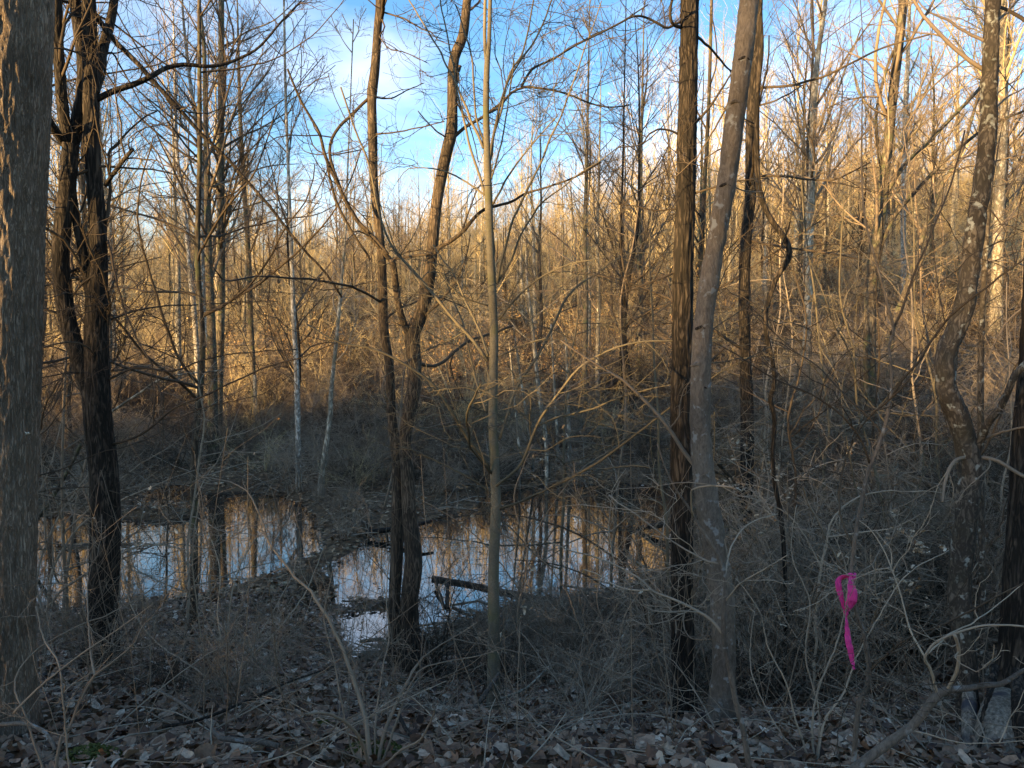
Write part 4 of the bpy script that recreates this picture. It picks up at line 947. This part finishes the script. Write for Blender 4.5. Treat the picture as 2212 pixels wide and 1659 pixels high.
for k, (xx, yy) in enumerate([(-3.2, 17.8), (2.5, 20.2), (6.5, 15.8), (-1.5, 24.5), (5.2, 23.0), (5.4, 33.0)]):
    o = link('shrub', SH[k]); o.location = (xx, yy, g1(xx, yy)); tag(o, SHL[k], 'shrub'); shobj.append([o])
def brush(name, fn, count, seed, smin, smax, probs):
    r = np.random.default_rng(seed); pts = []
    X = []; 
    while len(X) < count:
        x, y = fn(r)
        if y < 0 and sun_gap(x, y): continue
        if min(float(sdf(p, np.array([x]), np.array([y]))[0]) for p in PONDS) < .25: continue
        X.append((x, y, g1(x, y) - .03))
    m_ = len(X); s = r.uniform(smin, smax, m_) * np.array([np.interp(q_[1], [13, 17, 24, 30], [.75, .5, .62, 1.0]) if q_[1] > 9 else 1.0 for q_ in X])
    return scatter(name, X, np.stack([r.normal(0, .12, m_), r.normal(0, .12, m_), r.uniform(0, 6.28, m_)], 1), np.stack([s, s, s * r.uniform(.8, 1.1, m_)], 1), r.choice(6, m_, p=np.array(list(probs) + [0.]) if len(probs) == 5 else probs), shobj)
def f1(r): y = 15.5 + 26 * r.random() ** 1.1; return r.uniform(-.8, .8) * y, y
brush('undergrowth', f1, 620, 91, .6, 1.25, (.28, .24, .2, .1, .18))
def f2(r): y = 40 + 80 * r.random(); return r.uniform(-.8, .8) * y, y
brush('undergrowth', f2, 650, 92, 1.0, 1.9, (.25, .12, .13, .38, .12))
def f6(r):
    y = r.uniform(27, 75); c = r.choice([-.07, -.09, .2, .17, .13, -.33, .45, .52, .36]); return (c + r.normal(0, .06)) * y, y
brush('undergrowth', f6, 80, 97, .8, 1.7, (0, 0, 0, .15, 0, .85))
def f7(r): y = 105 + 165 * r.random(); return r.uniform(-.8, .8) * y, y
brush('undergrowth', f7, 1000, 98, 1.8, 3.4, (.15, .1, .0, .75, .0))
def f3(r):
    while True:
        y = r.uniform(4.6, 16); x = r.uniform(-.85, .85) * y
        t = x / y
        if y > 15 or t > .24 or (t < -.66 and y > 12): return x, y
brush('undergrowth', f3, 95, 93, .5, .85, (.26, .26, .38, .0, .10))
def f4(r):
    while True:
        y = r.uniform(3.8, 6.3); x = r.uniform(-.7, .3) * y
        return x, y
brush('undergrowth', f4, 12, 94, .2, .36, (.3, .25, .45, .0, .0))
def f8(r): y = r.uniform(5.4, 8.3); return r.uniform(-.13, .22) * y, y
brush('undergrowth', f8, 20, 99, .26, .4, (.3, .4, .2, 0, .1))
def f9(r): y = r.uniform(9.0, 15); return r.uniform(-.34, -.2) * y, y
brush('undergrowth', f9, 6, 100, .3, .5, (.4, .3, .3, 0, 0))
def f5(r):  # unseen brush behind the camera, added towards the sun to block its light
    y = -13 - 55 * r.random() ** 1.2; x = y * .68 + r.uniform(-1, 1) * (14 - y * .8); return x, y
brush('undergrowth', f5, 460, 95, .9, 1.6, (.25, .25, .2, .2, .1))

# ------------------------------------------------------------------ leaves
def leaf_shape(kind, seed):
    rng = np.random.default_rng(seed)
    if kind == 'maple':
        a = np.linspace(0, 2 * np.pi, 20, endpoint=False); rad = []
        prof = {0: 1.0, 1: .62, 2: .50, 3: .92, 4: .55, 5: .46, 6: .66, 7: .5, 8: .42, 9: .36, 10: .30}
        for i in range(20): rad.append(prof[min(i, 20 - i)] * rng.uniform(.88, 1.1))
        rad = np.array(rad); out = np.stack([rad * np.sin(a), rad * np.cos(a), np.zeros(20)], 1)
        n_ = 20
    elif kind == 'oval':
        n_ = 10; a = np.linspace(0, 2 * np.pi, n_, endpoint=False); out = np.stack([.42 * np.sin(a), 1.0 * np.cos(a), 0 * a], 1) * rng.uniform(.9, 1.1)
    else:
        n_ = 8; a = np.linspace(0, 2 * np.pi, n_, endpoint=False); out = np.stack([.62 * np.sin(a), .95 * np.cos(a), 0 * a], 1) * rng.uniform(.68, 1.25, (n_, 1))
    inner = out * .5
    V = np.vstack([[[0, 0, 0]], inner, out]) if n_ > 8 else np.vstack([[[0, 0, 0]], out])
    # curl and fold
    cx, cy, ph = rng.uniform(-1.6, 2.6), rng.uniform(-1.2, 1.9), rng.uniform(0, 6)
    V[:, 2] += .42 * cx * V[:, 0] ** 2 + .32 * cy * V[:, 1] ** 2 + .16 * abs(V[:, 0]) * rng.uniform(-1, 1.6)
    V[:, 2] += .16 * np.sin(V[:, 0] * 6 + ph) * np.cos(V[:, 1] * 4 + ph)
    T = []; Q = []
    for i in range(n_):
        j = (i + 1) % n_
        T.append([0, 1 + j, 1 + i])
        if n_ > 8: Q.append([1 + i, 1 + j, 1 + n_ + j, 1 + n_ + i])
    return V, np.array(T), (np.array(Q) if Q else None)
MAPLE = [leaf_shape('maple', i) for i in range(7)]; OVAL = [leaf_shape('oval', 20 + i) for i in range(5)]; SIMPLE = [leaf_shape('simple', 40 + i) for i in range(5)]
def rotmats(rng, m_, tilt):
    yaw = rng.uniform(0, 2 * np.pi, m_); ax = rng.uniform(0, 2 * np.pi, m_); t = np.radians(np.abs(rng.normal(0, tilt, m_)))
    flip = rng.random(m_) < .5; t = np.where(flip, np.pi - t, t)
    k = np.stack([np.cos(ax), np.sin(ax), 0 * ax], 1); c, s_ = np.cos(t), np.sin(t)
    K = np.zeros((m_, 3, 3)); K[:, 0, 1] = -k[:, 2]; K[:, 0, 2] = k[:, 1]; K[:, 1, 0] = k[:, 2]; K[:, 1, 2] = -k[:, 0]; K[:, 2, 0] = -k[:, 1]; K[:, 2, 1] = k[:, 0]
    R = np.eye(3)[None] + s_[:, None, None] * K + (1 - c)[:, None, None] * (K @ K)
    Z_ = np.zeros((m_, 3, 3)); Z_[:, 0, 0] = np.cos(yaw); Z_[:, 0, 1] = -np.sin(yaw); Z_[:, 1, 0] = np.sin(yaw); Z_[:, 1, 1] = np.cos(yaw); Z_[:, 2, 2] = 1
    return R @ Z_
def leaves(geo, rng, pts, sizes, shapes, tilt=26, R=None):
    pts = np.asarray(pts); m_ = len(pts)
    if R is None: R = rotmats(rng, m_, tilt)
    which = rng.integers(0, len(shapes), m_)
    for k, (V, T, Q) in enumerate(shapes):
        s_ = which == k; c = int(s_.sum())
        if not c: continue
        W = np.einsum('nij,vj->nvi', R[s_], V) * sizes[s_][:, None, None] + pts[s_][:, None, :]
        off = np.arange(c) * len(V)
        geo.add(W, quads=(Q[None] + off[:, None, None]).reshape(-1, 4) if Q is not None else None, tris=(T[None] + off[:, None, None]).reshape(-1, 3))
def pond_sd(x, y):
    d = np.full(x.shape, 1e9)
    for p in PONDS: d = np.minimum(d, sdf(p, x, y))
    return d
def ground_pts(rng, count, y0, y1, spread, p=1.0, lift=.012, margin=.05):
    y = y0 + (y1 - y0) * rng.random(count) ** p; x = rng.uniform(-spread, spread, count) * y
    z = G(x, y); ok = z > .004
    return np.stack([x, y, z + rng.uniform(.002, lift, count)], 1)[ok]
r_ = np.random.default_rng(404)
near = ground_pts(r_, 11500, 2.2, 5.2, .78, .85, .035)
near2 = ground_pts(r_, 24000, 4.8, 9.3, .80, .85, .04)
vis = (near[:, 1] > 2.65) & (np.abs(near[:, 0] / near[:, 1]) < .66)
order = np.argsort(np.where(vis, near[:, 1], 99))
first = near[order[:290]]; rest = near[order[290:]]
LM = []
for i, (Vv, T, Q) in enumerate(MAPLE + OVAL):
    LM.append(mesh_from('leaf', Vv, [T] + ([Q] if Q is not None else []), M['litter']))
Rm = rotmats(r_, len(first), 24)
for i, p in enumerate(first):
    o = link('leaf', LM[int(r_.integers(0, len(LM)))], ground)
    from mathutils import Matrix
    o.rotation_euler = Matrix(Rm[i].tolist()).to_euler(); s_ = r_.choice([.026, .034, .046, .058]) * r_.uniform(.85, 1.1); o.scale = (s_, s_, s_); o.location = (p[0], p[1], p[2] + .008)
g = Geo(); sz = r_.uniform(.018, .036, len(rest)) * np.where(r_.random(len(rest)) < .2, 1.5, 1); leaves(g, r_, rest, sz, MAPLE[:3] + OVAL[:3] + SIMPLE * 2, 34)
leaves(g, r_, near2, r_.uniform(.020, .042, len(near2)), SIMPLE, 34)
tag(g.build('leaf_litter', M['litter']), kind='stuff')
g = Geo(); far = ground_pts(r_, 34000, 9.0, 34, .82, 1.35, .05); leaves(g, r_, far, r_.uniform(.03, .055, len(far)), SIMPLE, 26)
tag(g.build('leaf_litter', M['litter_far']), kind='stuff')
# floating leaves by the shores
yy = r_.uniform(7.6, 18, 9000); xx = r_.uniform(-.72, .45, 9000) * yy; sd_ = pond_sd(xx, yy)
iso = np.min([((xx - a) / (rx * 1.5)) ** 2 + ((yy - b_) / (ry * 2 + .35)) ** 2 for a, b_, rx, ry, h in ISLES], axis=0)
ok = (sd_ < 0) & ((r_.random(9000) < np.exp(sd_ * 4.5) * .4) | ((iso < 1) & (r_.random(9000) < .6)) | (r_.random(9000) < .02))
fl = np.stack([xx[ok], yy[ok], np.maximum(G(xx[ok], yy[ok]), 0) + .012], 1)
g = Geo(); leaves(g, r_, fl, r_.uniform(.02, .042, len(fl)), SIMPLE + OVAL[:2], 10)
tag(g.build('floating_leaves', M['litter']), kind='stuff')

# withered leaves still on twigs: a beech sapling on the right and a few elsewhere
def leafy(label, d, stems, seed, n_, name='beech_sapling', tw='twig_grey', size=(.014, .024)):
    rng = np.random.default_rng(seed); b = P(*stems[0][0][0], d); b[2] = g1(b[0], b[1]); root = empty(name, b); tag(root, label, 'sapling')
    ps = []; rs = []
    for xy, w0, w1, dd in stems:
        tt = np.linspace(0, 1, len(xy)); p = np.array([P(a, c, d + dd * t) for (a, c), t in zip(xy, tt)]); 
        r = np.array([(w0 * (1 - t) + w1 * t) / 2 / F * d for t in tt])
        if not ps: p[0] = b - [0, 0, .05]
        q, qr = resample(p, r, 30, rng, .05); g = Geo(); g.tubes((q - b)[None], qr[None], 6); g.build('stem', M[tw], root)
        q, qr = resample(p, r, 14); ps.append(q); rs.append(qr)
    ps = np.array(ps) - b; rs = np.array(rs); g = Geo()
    tot = np.linalg.norm(np.diff(ps, axis=1), axis=2).sum()
    c1, r1 = spawn(rng, ps, rs, tot * 5, .15, 1, (35, 70), None, 8, .5, .12, .02, .0016, abslen=(.2, .7), flat=.5); g.tubes(c1, r1, 4)
    c2, r2 = spawn(rng, c1, r1, len(c1) * 4, .15, 1, (30, 60), (.25, .5), 5, .6, .15, .02, .0011, flat=.5); g.tubes(c2, r2, 3)
    tag(g.build('twigs', M[tw], root), kind='stuff')
    k = rng.integers(0, len(c2), n_); i = rng.integers(1, 5, n_); pt = c2[k, i]
    cl = rng.random(n_) < .6; ctr = c2[rng.integers(0, len(c2), 9)][:, 3]; 
    pt = np.where(cl[:, None], c2[np.argmin(((c2[:, 3][None] - ctr[rng.integers(0, 9, n_)][:, None]) ** 2).sum(2) + rng.random((n_, len(c2))) * .12, axis=1), i], pt)
    g = Geo(); leaves(g, rng, pt - [0, 0, .012], rng.uniform(*size, n_), OVAL, 62); tag(g.build('leaves', M['marcescent'], root), kind='stuff')
leafy('sapling holding rows of pale withered leaves above the brush left of the taped sapling', 4.6, [
    ([(1760, 1400), (1765, 1300), (1780, 1200), (1800, 1120), (1850, 1075), (1930, 1060), (2040, 1065)], 7, 2, .2),
    ([(1775, 1230), (1740, 1160), (1700, 1110), (1650, 1085), (1600, 1070)], 4, 2, .3),
    ([(1790, 1160), (1860, 1150), (1930, 1140), (1990, 1110)], 4, 2, -.2),
    ([(1768, 1290), (1820, 1260), (1880, 1240), (1940, 1235)], 4, 2, -.1)], 51, 190)
leafy('sapling with withered orange leaves behind the smooth leaning trunk', 6.8, [
    ([(1650, 1260), (1640, 1150), (1660, 1060), (1650, 980), (1620, 930)], 6, 2, .2), ([(1645, 1120), (1700, 1060), (1760, 1010), (1830, 990)], 4, 2, .3),
    ([(1655, 1040), (1600, 1010), (1570, 990)], 3, 2, .2)], 52, 110, size=(.018, .034))
leafy('twiggy sapling with scattered pale leaves by the middle beech trunk', 5.4, [
    ([(1130, 1440), (1120, 1330), (1140, 1200), (1110, 1080), (1150, 960)], 5, 2, .2), ([(1125, 1280), (1060, 1190), (980, 1120), (910, 1080)], 3, 2, -.3),
    ([(1138, 1180), (1200, 1080), (1260, 1010), (1340, 960)], 3, 2, .3)], 53, 70, tw='twig', size=(.016, .028))

# ------------------------------------------------------------------ the pink tape
tb = tape_tree.location; kn = P(1839, 1249, 2.3)
tape = empty('flagging_tape', kn); tag(tape, 'bright pink flagging tape knotted on the slender sapling with its tails hanging', 'tape')
def ribbon(name, path, width, face, d=2.28):
    """path: measured points; width in the same units; face: how far the band turns away from the camera at each point"""
    m_ = len(path); P_ = np.array([P(x, y, d + z) for x, y, z in path]); k = 5 * (m_ - 1) + 1
    w_ = np.interp(np.linspace(0, 1, k), np.linspace(0, 1, m_), width) / F * d; fa = np.interp(np.linspace(0, 1, k), np.linspace(0, 1, m_), face)
    q, _ = resample(P_, np.ones(m_), k)
    t = np.gradient(q, axis=0); t /= np.linalg.norm(t, axis=1, keepdims=True)
    side = np.cross(t, np.array([0, 1., 0])); side /= np.linalg.norm(side, axis=1, keepdims=True); nn = np.cross(side, t)
    sv = np.cos(fa)[:, None] * side + np.sin(fa)[:, None] * nn; nv = np.cross(sv, t)
    rows = []
    for u in (-.5, -.17, .17, .5): rows.append(q + sv * (w_ * u)[:, None] + nv * (abs(u) * -.0025 + .001 * np.sin(np.arange(k) * 1.3))[:, None])
    A = np.stack(rows, 1); B = A + nv[:, None, :] * .0004
    Vv = np.concatenate([A.reshape(-1, 3), B.reshape(-1, 3)]) - kn; Q = []
    for i in range(k - 1):
        for j in range(3):
            a = i * 4 + j; Q.append([a, a + 1, a + 5, a + 4]); b_ = a + 4 * k; Q.append([b_ + 4, b_ + 5, b_ + 1, b_])
        for j, o_ in ((0, 0), (3, 0)):
            a = i * 4 + j; Q.append([a, a + 4, a + 4 + 4 * k, a + 4 * k] if j == 0 else [a + 4 * k, a + 4 + 4 * k, a + 4, a])
    return link(name, mesh_from(name, Vv, [np.array(Q)], M['pink']), tape)
ribbon('loop', [(1838, 1246, .0), (1824, 1245, -.01), (1812, 1252, -.02), (1811, 1266, -.02), (1817, 1290, -.015), (1820, 1305, -.01), (1824, 1324, 0), (1829, 1340, 0)], [9, 14, 15, 14, 11, 8, 4, 8], [.9, .55, .2, .1, .1, .3, .6, .9])
ribbon('tail', [(1837, 1244, -.015), (1838, 1262, -.025), (1841, 1280, -.03), (1840, 1296, -.03), (1833, 1312, -.02), (1828, 1328, -.01), (1828, 1345, -.01), (1830, 1365, -.01), (1832, 1385, -.015), (1837, 1405, -.015), (1840, 1424, -.01), (1845, 1446, -.01)],
       [10, 18, 22, 22, 15, 8, 11, 14, 14, 14, 10, 5], [.6, .2, .0, .0, .3, .7, .4, .15, .05, .1, .2, .1])
g = Geo(); tt = np.linspace(0, 2 * np.pi, 22); c = P(1839, 1245, 2.3)
for dz, rr, tl in ((0, .0095, .2), (-.004, .0105, -.15), (.004, .0102, .35)):
    pp = np.stack([c[0] + rr * np.cos(tt), c[1] + rr * np.sin(tt), c[2] + dz + tl * rr * np.cos(tt)], 1); g.tubes((pp - kn)[None], np.full((1, 22), .0042), 6)
pp = np.array([P(1833, 1243, 2.28), P(1838, 1240, 2.272), P(1843, 1246, 2.275), P(1839, 1253, 2.27), P(1833, 1249, 2.275)]); q_, _ = resample(pp, np.ones(5), 16); g.tubes((q_ - kn)[None], np.full((1, 16), .0045), 6)
g.build('knot', M['pink'], tape)

# ------------------------------------------------------------------ logs, dam, sticks
def log(name, label, pts, w0, w1, bk, cat='log', rough=.01, sides=16, stubs=(), seed=0):
    """pts: (px, py, distance)"""
    p = np.array([P(*a) for a in pts]); d = pts[0][2]; b = p[0].copy(); root = empty(name, b); tag(root, label, cat)
    r = np.linspace(w0, w1, len(p)) / 2 / F * d; g = Geo(); displaced_tube(g, p - b, r, sides, 60, rough, 18, .6); g.build('trunk', M[bk], root)
    for i, (sp_, a, c) in enumerate(stubs):
        q = np.array([P(*k) for k in sp_]); qq, qr = resample(q, np.linspace(a, c, len(q)) / 2 / F * d, 12, np.random.default_rng(seed + i), .05); g = Geo(); g.tubes((qq - b)[None], qr[None], 7); g.build('branch', M[bk], root)
    return root
def W(px, py, z=0.0):
    xc = (px - CX) / F; yc = (CY - py) / F
    v = np.array([xc, math.cos(TH) + yc * math.sin(TH), -math.sin(TH) + yc * math.cos(TH)]); return v[1] * (3.0 - z) / -v[2]
log('fallen_log', 'thin dark dead pole sloping rightward over the bright water past the middle beech', [(x, y, W(x, y, z)) for x, y, z in ((934, 1248, .02), (1010, 1262, .01), (1080, 1277, .01), (1150, 1291, .01), (1222, 1302, .02))], 10, 15, 'dark', rough=.005,
    stubs=[([(940, 1252, W(940, 1252, .08)), (950, 1282, W(950, 1282, .04)), (962, 1312, W(962, 1312, .01))], 7, 4), ([(966, 1256, W(966, 1256, .08)), (967, 1285, W(967, 1285, .04)), (965, 1314, W(965, 1314, .01))], 9, 7)])
log('mossy_log', 'mossy log half sunk at the far right of the pond left of the shaggy trunk', [(1345, 1148, 12.9), (1380, 1142, 12.8), (1420, 1134, 12.6), (1470, 1126, 12.5)], 9, 15, 'dark', rough=.02)
log('sunken_log', 'dark log end jutting into the bright water right of the brown pair', [(790, 1152, 12.3), (850, 1142, 12.3), (900, 1134, 12.2), (935, 1124, 12.4)], 13, 6, 'dark', rough=.01)
log('leaning_pole', 'short dead pole leaning against the foot of the middle beech trunk', [(1018, 1545, 4.75), (1034, 1520, 4.78), (1056, 1488, 4.82), (1078, 1455, 4.9)], 12, 9, 'smooth', rough=.004)
log('fallen_branch', 'long smooth dead branch on the leaves at the bottom left centre', [(330, 1487, 3.9), (380, 1512, 3.7), (445, 1558, 3.35), (470, 1590, 3.2), (505, 1598, 3.15), (560, 1602, 3.15), (600, 1612, 3.1)], 6, 11, 'smooth', rough=.002, sides=10, cat='branch')
log('fallen_branch', 'thin dead branch crossing the leaf litter rightward behind the long smooth one', [(350, 1570, 3.3), (430, 1555, 3.35), (520, 1520, 3.5), (620, 1475, 3.7), (720, 1440, 3.9)], 8, 5, 'dark', rough=.002, sides=10, cat='branch')
log('fallen_branch', 'dark curved branch lying on the leaves right of the fanned shrub', [(862, 1545, 3.5), (880, 1580, 3.3), (905, 1600, 3.2), (960, 1618, 3.15), (1040, 1626, 3.1), (1125, 1628, 3.1)], 9, 7, 'dark', rough=.002, sides=10, cat='branch')
log('fallen_branch', 'pale slanting stick poking from the dam brush left of the shaggy trunk', [(1298, 1455, 5.2), (1320, 1420, 5.3), (1340, 1385, 5.4), (1355, 1362, 5.5)], 5, 8, 'pale', rough=.002, sides=8, cat='branch')
log('fallen_branch', 'thin dead stick slanting up the bank right of the middle beech foot', [(1082, 1510, 4.6), (1130, 1490, 4.7), (1150, 1475, 4.8), (1185, 1440, 5.1)], 6, 4, 'pale', rough=.002, sides=8, cat='branch')
log('root', 'bent root arching over the leaves at the foot of the broad left-edge trunk', [(-40, 1575, 3.2), (10, 1565, 3.15), (60, 1564, 3.1), (100, 1585, 3.05), (120, 1620, 3.0)], 11, 7, 'smooth', rough=.003, sides=10)
log('fallen_tree', 'slanting dead limb crossing the dark brush left of the forked trunk', [(78, 1125, 11.5), (110, 1080, 11.4), (150, 1010, 11.3), (175, 960, 11.2)], 9, 7, 'grey', rough=.01)
log('fallen_tree', 'dead lit limb leaning right through brush just right of the forked dark tree', [(240, 890, 10.5), (300, 850, 10.4), (360, 815, 10.3), (480, 800, 10)], 6, 3, 'pale', rough=.004, sides=8)
# gnawed wood at the bottom right
b = P(2155, 1640, 3.3); b[2] = g1(b[0], b[1]); root = empty('split_stump', b); tag(root, 'pale barkless split wood with a dark diagonal crack at the bottom right corner', 'stump')
def slab(pts, wd, dep, rgh, mat, nm):
    p = np.array([P(*a) for a in pts]); g = Geo(); displaced_tube(g, p - b, np.array(wd) / 2 / F * 3.25, 36, 90, rgh, 60, .07); g.build(nm, M[mat], root)
slab([(2156, 1730, 3.20), (2156, 1650, 3.22), (2158, 1610, 3.25), (2160, 1575, 3.30), (2166, 1545, 3.40), (2172, 1520, 3.52)], [100, 98, 96, 94, 90, 80], 1, .003, 'wood', 'wood')
slab([(2098, 1730, 3.28), (2098, 1660, 3.30), (2096, 1600, 3.35), (2094, 1550, 3.44), (2094, 1500, 3.55)], [34, 34, 34, 34, 30], 1, .004, 'wood', 'wood')
for pts, wd in (([(2104, 1700, 3.2), (2110, 1640, 3.2), (2118, 1600, 3.2), (2128, 1570, 3.22)], [12, 9, 6, 2]), ([(2218, 1730, 3.16), (2212, 1640, 3.18), (2206, 1570, 3.2), (2200, 1510, 3.26), (2196, 1450, 3.4)], [40, 38, 34, 28, 20]),
                ([(2118, 1560, 3.27), (2132, 1515, 3.3), (2142, 1480, 3.36), (2150, 1440, 3.46)], [5, 9, 14, 18])):
    slab(pts, wd, 1, .008, 'dark', 'bark_and_crack_strip')  # first strip is the crack's darkness laid on as a shape, the others bark

# the dam: sticks heaped along the near shore
dam_xy = np.array([onwater(x, y) for x, y in [(800, 1440), (860, 1422), (920, 1396), (990, 1374), (1050, 1352), (1110, 1334), (1220, 1318), (1330, 1297), (1400, 1268), (1450, 1240)]])
rd = np.random.default_rng(66)
def dam_stick(rng, ln, rad_):
    t = rng.uniform(0, len(dam_xy) - 1.001); i = int(t); f = t - i; c = dam_xy[i] * (1 - f) + dam_xy[i + 1] * f; al = dam_xy[i + 1] - dam_xy[i]; al /= np.linalg.norm(al); ac = np.array([-al[1], al[0]])
    if ac[1] > 0: ac = -ac
    u = rng.uniform(-.05, 1) ; off = u * .8 + .02
    ctr = c + ac * off; z = max(g1(*ctr), .05) + .08 * (1 - abs(off - .35)) + rng.uniform(-.08, .06)
    an = rng.normal(0, .5) + (0 if rng.random() < .6 else 1.2); dr = al * math.cos(an) + ac * math.sin(an)
    k = 6; s_ = np.linspace(-.5, .5, k)[:, None] * ln
    q = np.hstack([ctr + dr * s_, z + rng.normal(0, .12) * s_]) + rng.normal(0, .02 * ln, (k, 3))
    return q, np.linspace(1, .55, k) * rad_
root = empty('stick_dam', (*dam_xy[4], 0)); tag(root, 'low curved dam of heaped grey sticks along the near edge of the bright water', 'dam')
bb = np.array([*dam_xy[4], 0])
for i in range(70):
    q, r = dam_stick(rd, rd.uniform(.6, 1.5), rd.uniform(.009, .02)); g = Geo(); g.tubes((q - bb)[None], r[None], 6); g.build('stick', M[['twig_grey', 'grey', 'twig', 'dark'][i % 4]], root)
A = [dam_stick(rd, rd.uniform(.3, 1.0), rd.uniform(.002, .007)) for _ in range(1500)]
g = Geo(); g.tubes(np.array([a[0] for a in A]) - bb, np.array([a[1] for a in A]), 3); tag(g.build('small_sticks', M['twig'], root), kind='stuff')

# fallen twigs over the floor, thin wands standing in it
def fallen(name, count, y0, y1, spread, ln, rad_, seed, tw, upright=False, k=6):
    rng = np.random.default_rng(seed); y = y0 + (y1 - y0) * rng.random(count) ** .9; x = rng.uniform(-spread, spread, count) * y; z = G(x, y); ok = (z > .03); x, y, z = x[ok], y[ok], z[ok]; m_ = len(x)
    a = rng.uniform(0, 6.28, m_); l_ = rng.uniform(*ln, m_); el = rng.normal(.12, .14, m_) if not upright else rng.normal(1.15, .28, m_)
    d = np.stack([np.cos(a) * np.cos(el), np.sin(a) * np.cos(el), np.sin(el)], 1); q = np.empty((m_, k, 3)); q[:, 0] = np.stack([x, y, z + (.015 if not upright else -.02)], 1)
    for i in range(1, k):
        d = d + rng.normal(0, .09, (m_, 3)) + (np.array([0, 0, -.04]) if not upright else 0); d /= np.linalg.norm(d, axis=1, keepdims=True); q[:, i] = q[:, i - 1] + d * (l_ / (k - 1))[:, None]
    r = rng.uniform(*rad_, m_)[:, None] * np.linspace(1, .5, k)[None]
    g = Geo(); g.tubes(q, r, 4)
    c1, r1 = spawn(rng, q, r, m_ * 3, .2, 1, (25, 60), (.2, .5), 5, .6, .12, .02, .0009); g.tubes(c1, r1, 3)
    tag(g.build(name, M[tw]), kind='stuff')
    if upright and y0 < 10:
        k_ = rng.random(len(c1)) < .07; g = Geo(); leaves(g, rng, c1[k_][:, -1] - [0, 0, .012], rng.uniform(.010, .020, int(k_.sum())), OVAL + MAPLE[:2], 60); tag(g.build('clinging_leaves', M['marcescent']), kind='stuff')
fallen('fallen_twigs', 900, 2.6, 9, .72, (.2, .9), (.0015, .005), 1, 'twig_grey')
fallen('fallen_twigs', 900, 9, 24, .78, (.5, 2.0), (.004, .012), 2, 'twig_grey')
fallen('wild_shoots', 420, 3.0, 7.2, .72, (.5, 1.5), (.0014, .0032), 3, 'twig', True)
fallen('wild_shoots', 650, 8.5, 22, .8, (.6, 1.7), (.003, .006), 4, 'twig', True, 8)
fallen('wild_shoots', 700, 22, 45, .8, (2, 5), (.005, .011), 5, 'twig', True, 8)

# moss cushions
for i, (px, py, rr, lab) in enumerate([(803, 1592, .10, 'small green moss cushion at the foot of the fanned bottom shrub'), (190, 1590, .11, 'dark green moss patch beside the foot of the broad left-edge trunk'),
                                       (690, 1520, .07, 'small moss tuft left of the fanned bottom shrub'), (1030, 1520, .05, 'tiny moss tuft at the foot of the middle beech')]):
    rng = np.random.default_rng(i); d = 3.0 if i < 2 else (3.5 if i == 2 else 4.8); c = P(px, py, d); c[2] = g1(c[0], c[1]); g = Geo(); k = 500
    a = rng.uniform(0, 6.28, k); q = rr * np.sqrt(rng.random(k)) * (1 + .3 * np.sin(3 * a + i)); z = np.sqrt(np.maximum(0, 1 - (q / rr / 1.3) ** 2)) * rr * .35
    pt = np.stack([q * np.cos(a), q * np.sin(a), z], 1); leaves(g, rng, pt, rng.uniform(.005, .012, k), SIMPLE, 50); o = g.build('moss', M['moss']); o.location = c; tag(o, lab, 'moss')

# ------------------------------------------------------------------ labels of the many look-alikes: where each one stands between the bold trunks
MARKS = [(-900, 'the photo edge'), (40, 'the broad left-edge trunk'), (215, 'the forked dark tree'), (477, 'the mossy orange-lit trunk'), (640, 'the whitish crooked trunk'), (850, 'the brown pair'),
         (1065, 'the middle beech'), (1263, 'the far grey trunk'), (1475, 'the shaggy trunk'), (1600, 'the smooth leaning trunk'), (1745, 'the crooked-forked pale tree'), (1900, 'the limb-sweeping grey tree'), (2080, 'the kinked trunk'), (3200, 'the photo edge')]
KINDW = {'grey bare trees beyond the pond': 'grey bare tree', 'pale-barked trees beyond the pond': 'pale tall tree', 'tan-twigged trees beyond the pond': 'tan bushy tree', 'dark crooked trees beyond the pond': 'dark crooked tree',
         'brown-barked trees beyond the pond': 'brown bare tree', 'brown saplings in the tangle': 'thin brown sapling', 'grey saplings in the tangle': 'thin grey sapling', 'dark saplings in the tangle': 'thin dark sapling',
         'olive saplings in the tangle': 'thin olive sapling', 'dark young trees beside the pond': 'slim dark young tree', 'grey young trees beside the pond': 'slim grey young tree', 'mottled young trees beside the pond': 'slim mottled young tree'}
bucket = {}
for o in bpy.data.objects:
    gname = o.get('group')
    if gname not in KINDW: continue
    x, y = o.location.x, o.location.y; px = CX + F * x / y
    i = max(k for k in range(len(MARKS) - 1) if px >= MARKS[k][0])
    where = 'on the near bank' if y < 9 else 'by the water' if y < 18 else 'just past the pond' if y < 32 else 'partway up the slope' if y < 52 else 'high up the slope'
    a, c = MARKS[i][1], MARKS[i + 1][1]
    place = ('left of ' + c) if a.endswith('edge') and i == 0 else ('right of ' + a) if c == 'the photo edge' else 'between ' + a.replace('the ', '', 1) + ' and ' + c.replace('the ', '', 1)
    bucket.setdefault((gname, where, place), []).append((px, o))
for (gname, where, place), lst in bucket.items():
    lst.sort(key=lambda t: t[0]); n_ = len(lst)
    names_ = [''] if n_ == 1 else ['left-hand ', 'right-hand '] if n_ == 2 else ['left-hand ', 'middle ', 'right-hand '] if n_ == 3 else None
    for k, (_, o) in enumerate(lst):
        pre = names_[k] if names_ else ('leftmost ' if k == 0 else 'rightmost ' if k == n_ - 1 else 'inner ')
        o['label'] = ' '.join((pre + KINDW[gname] + ' ' + where + ' ' + place).split()[:16])
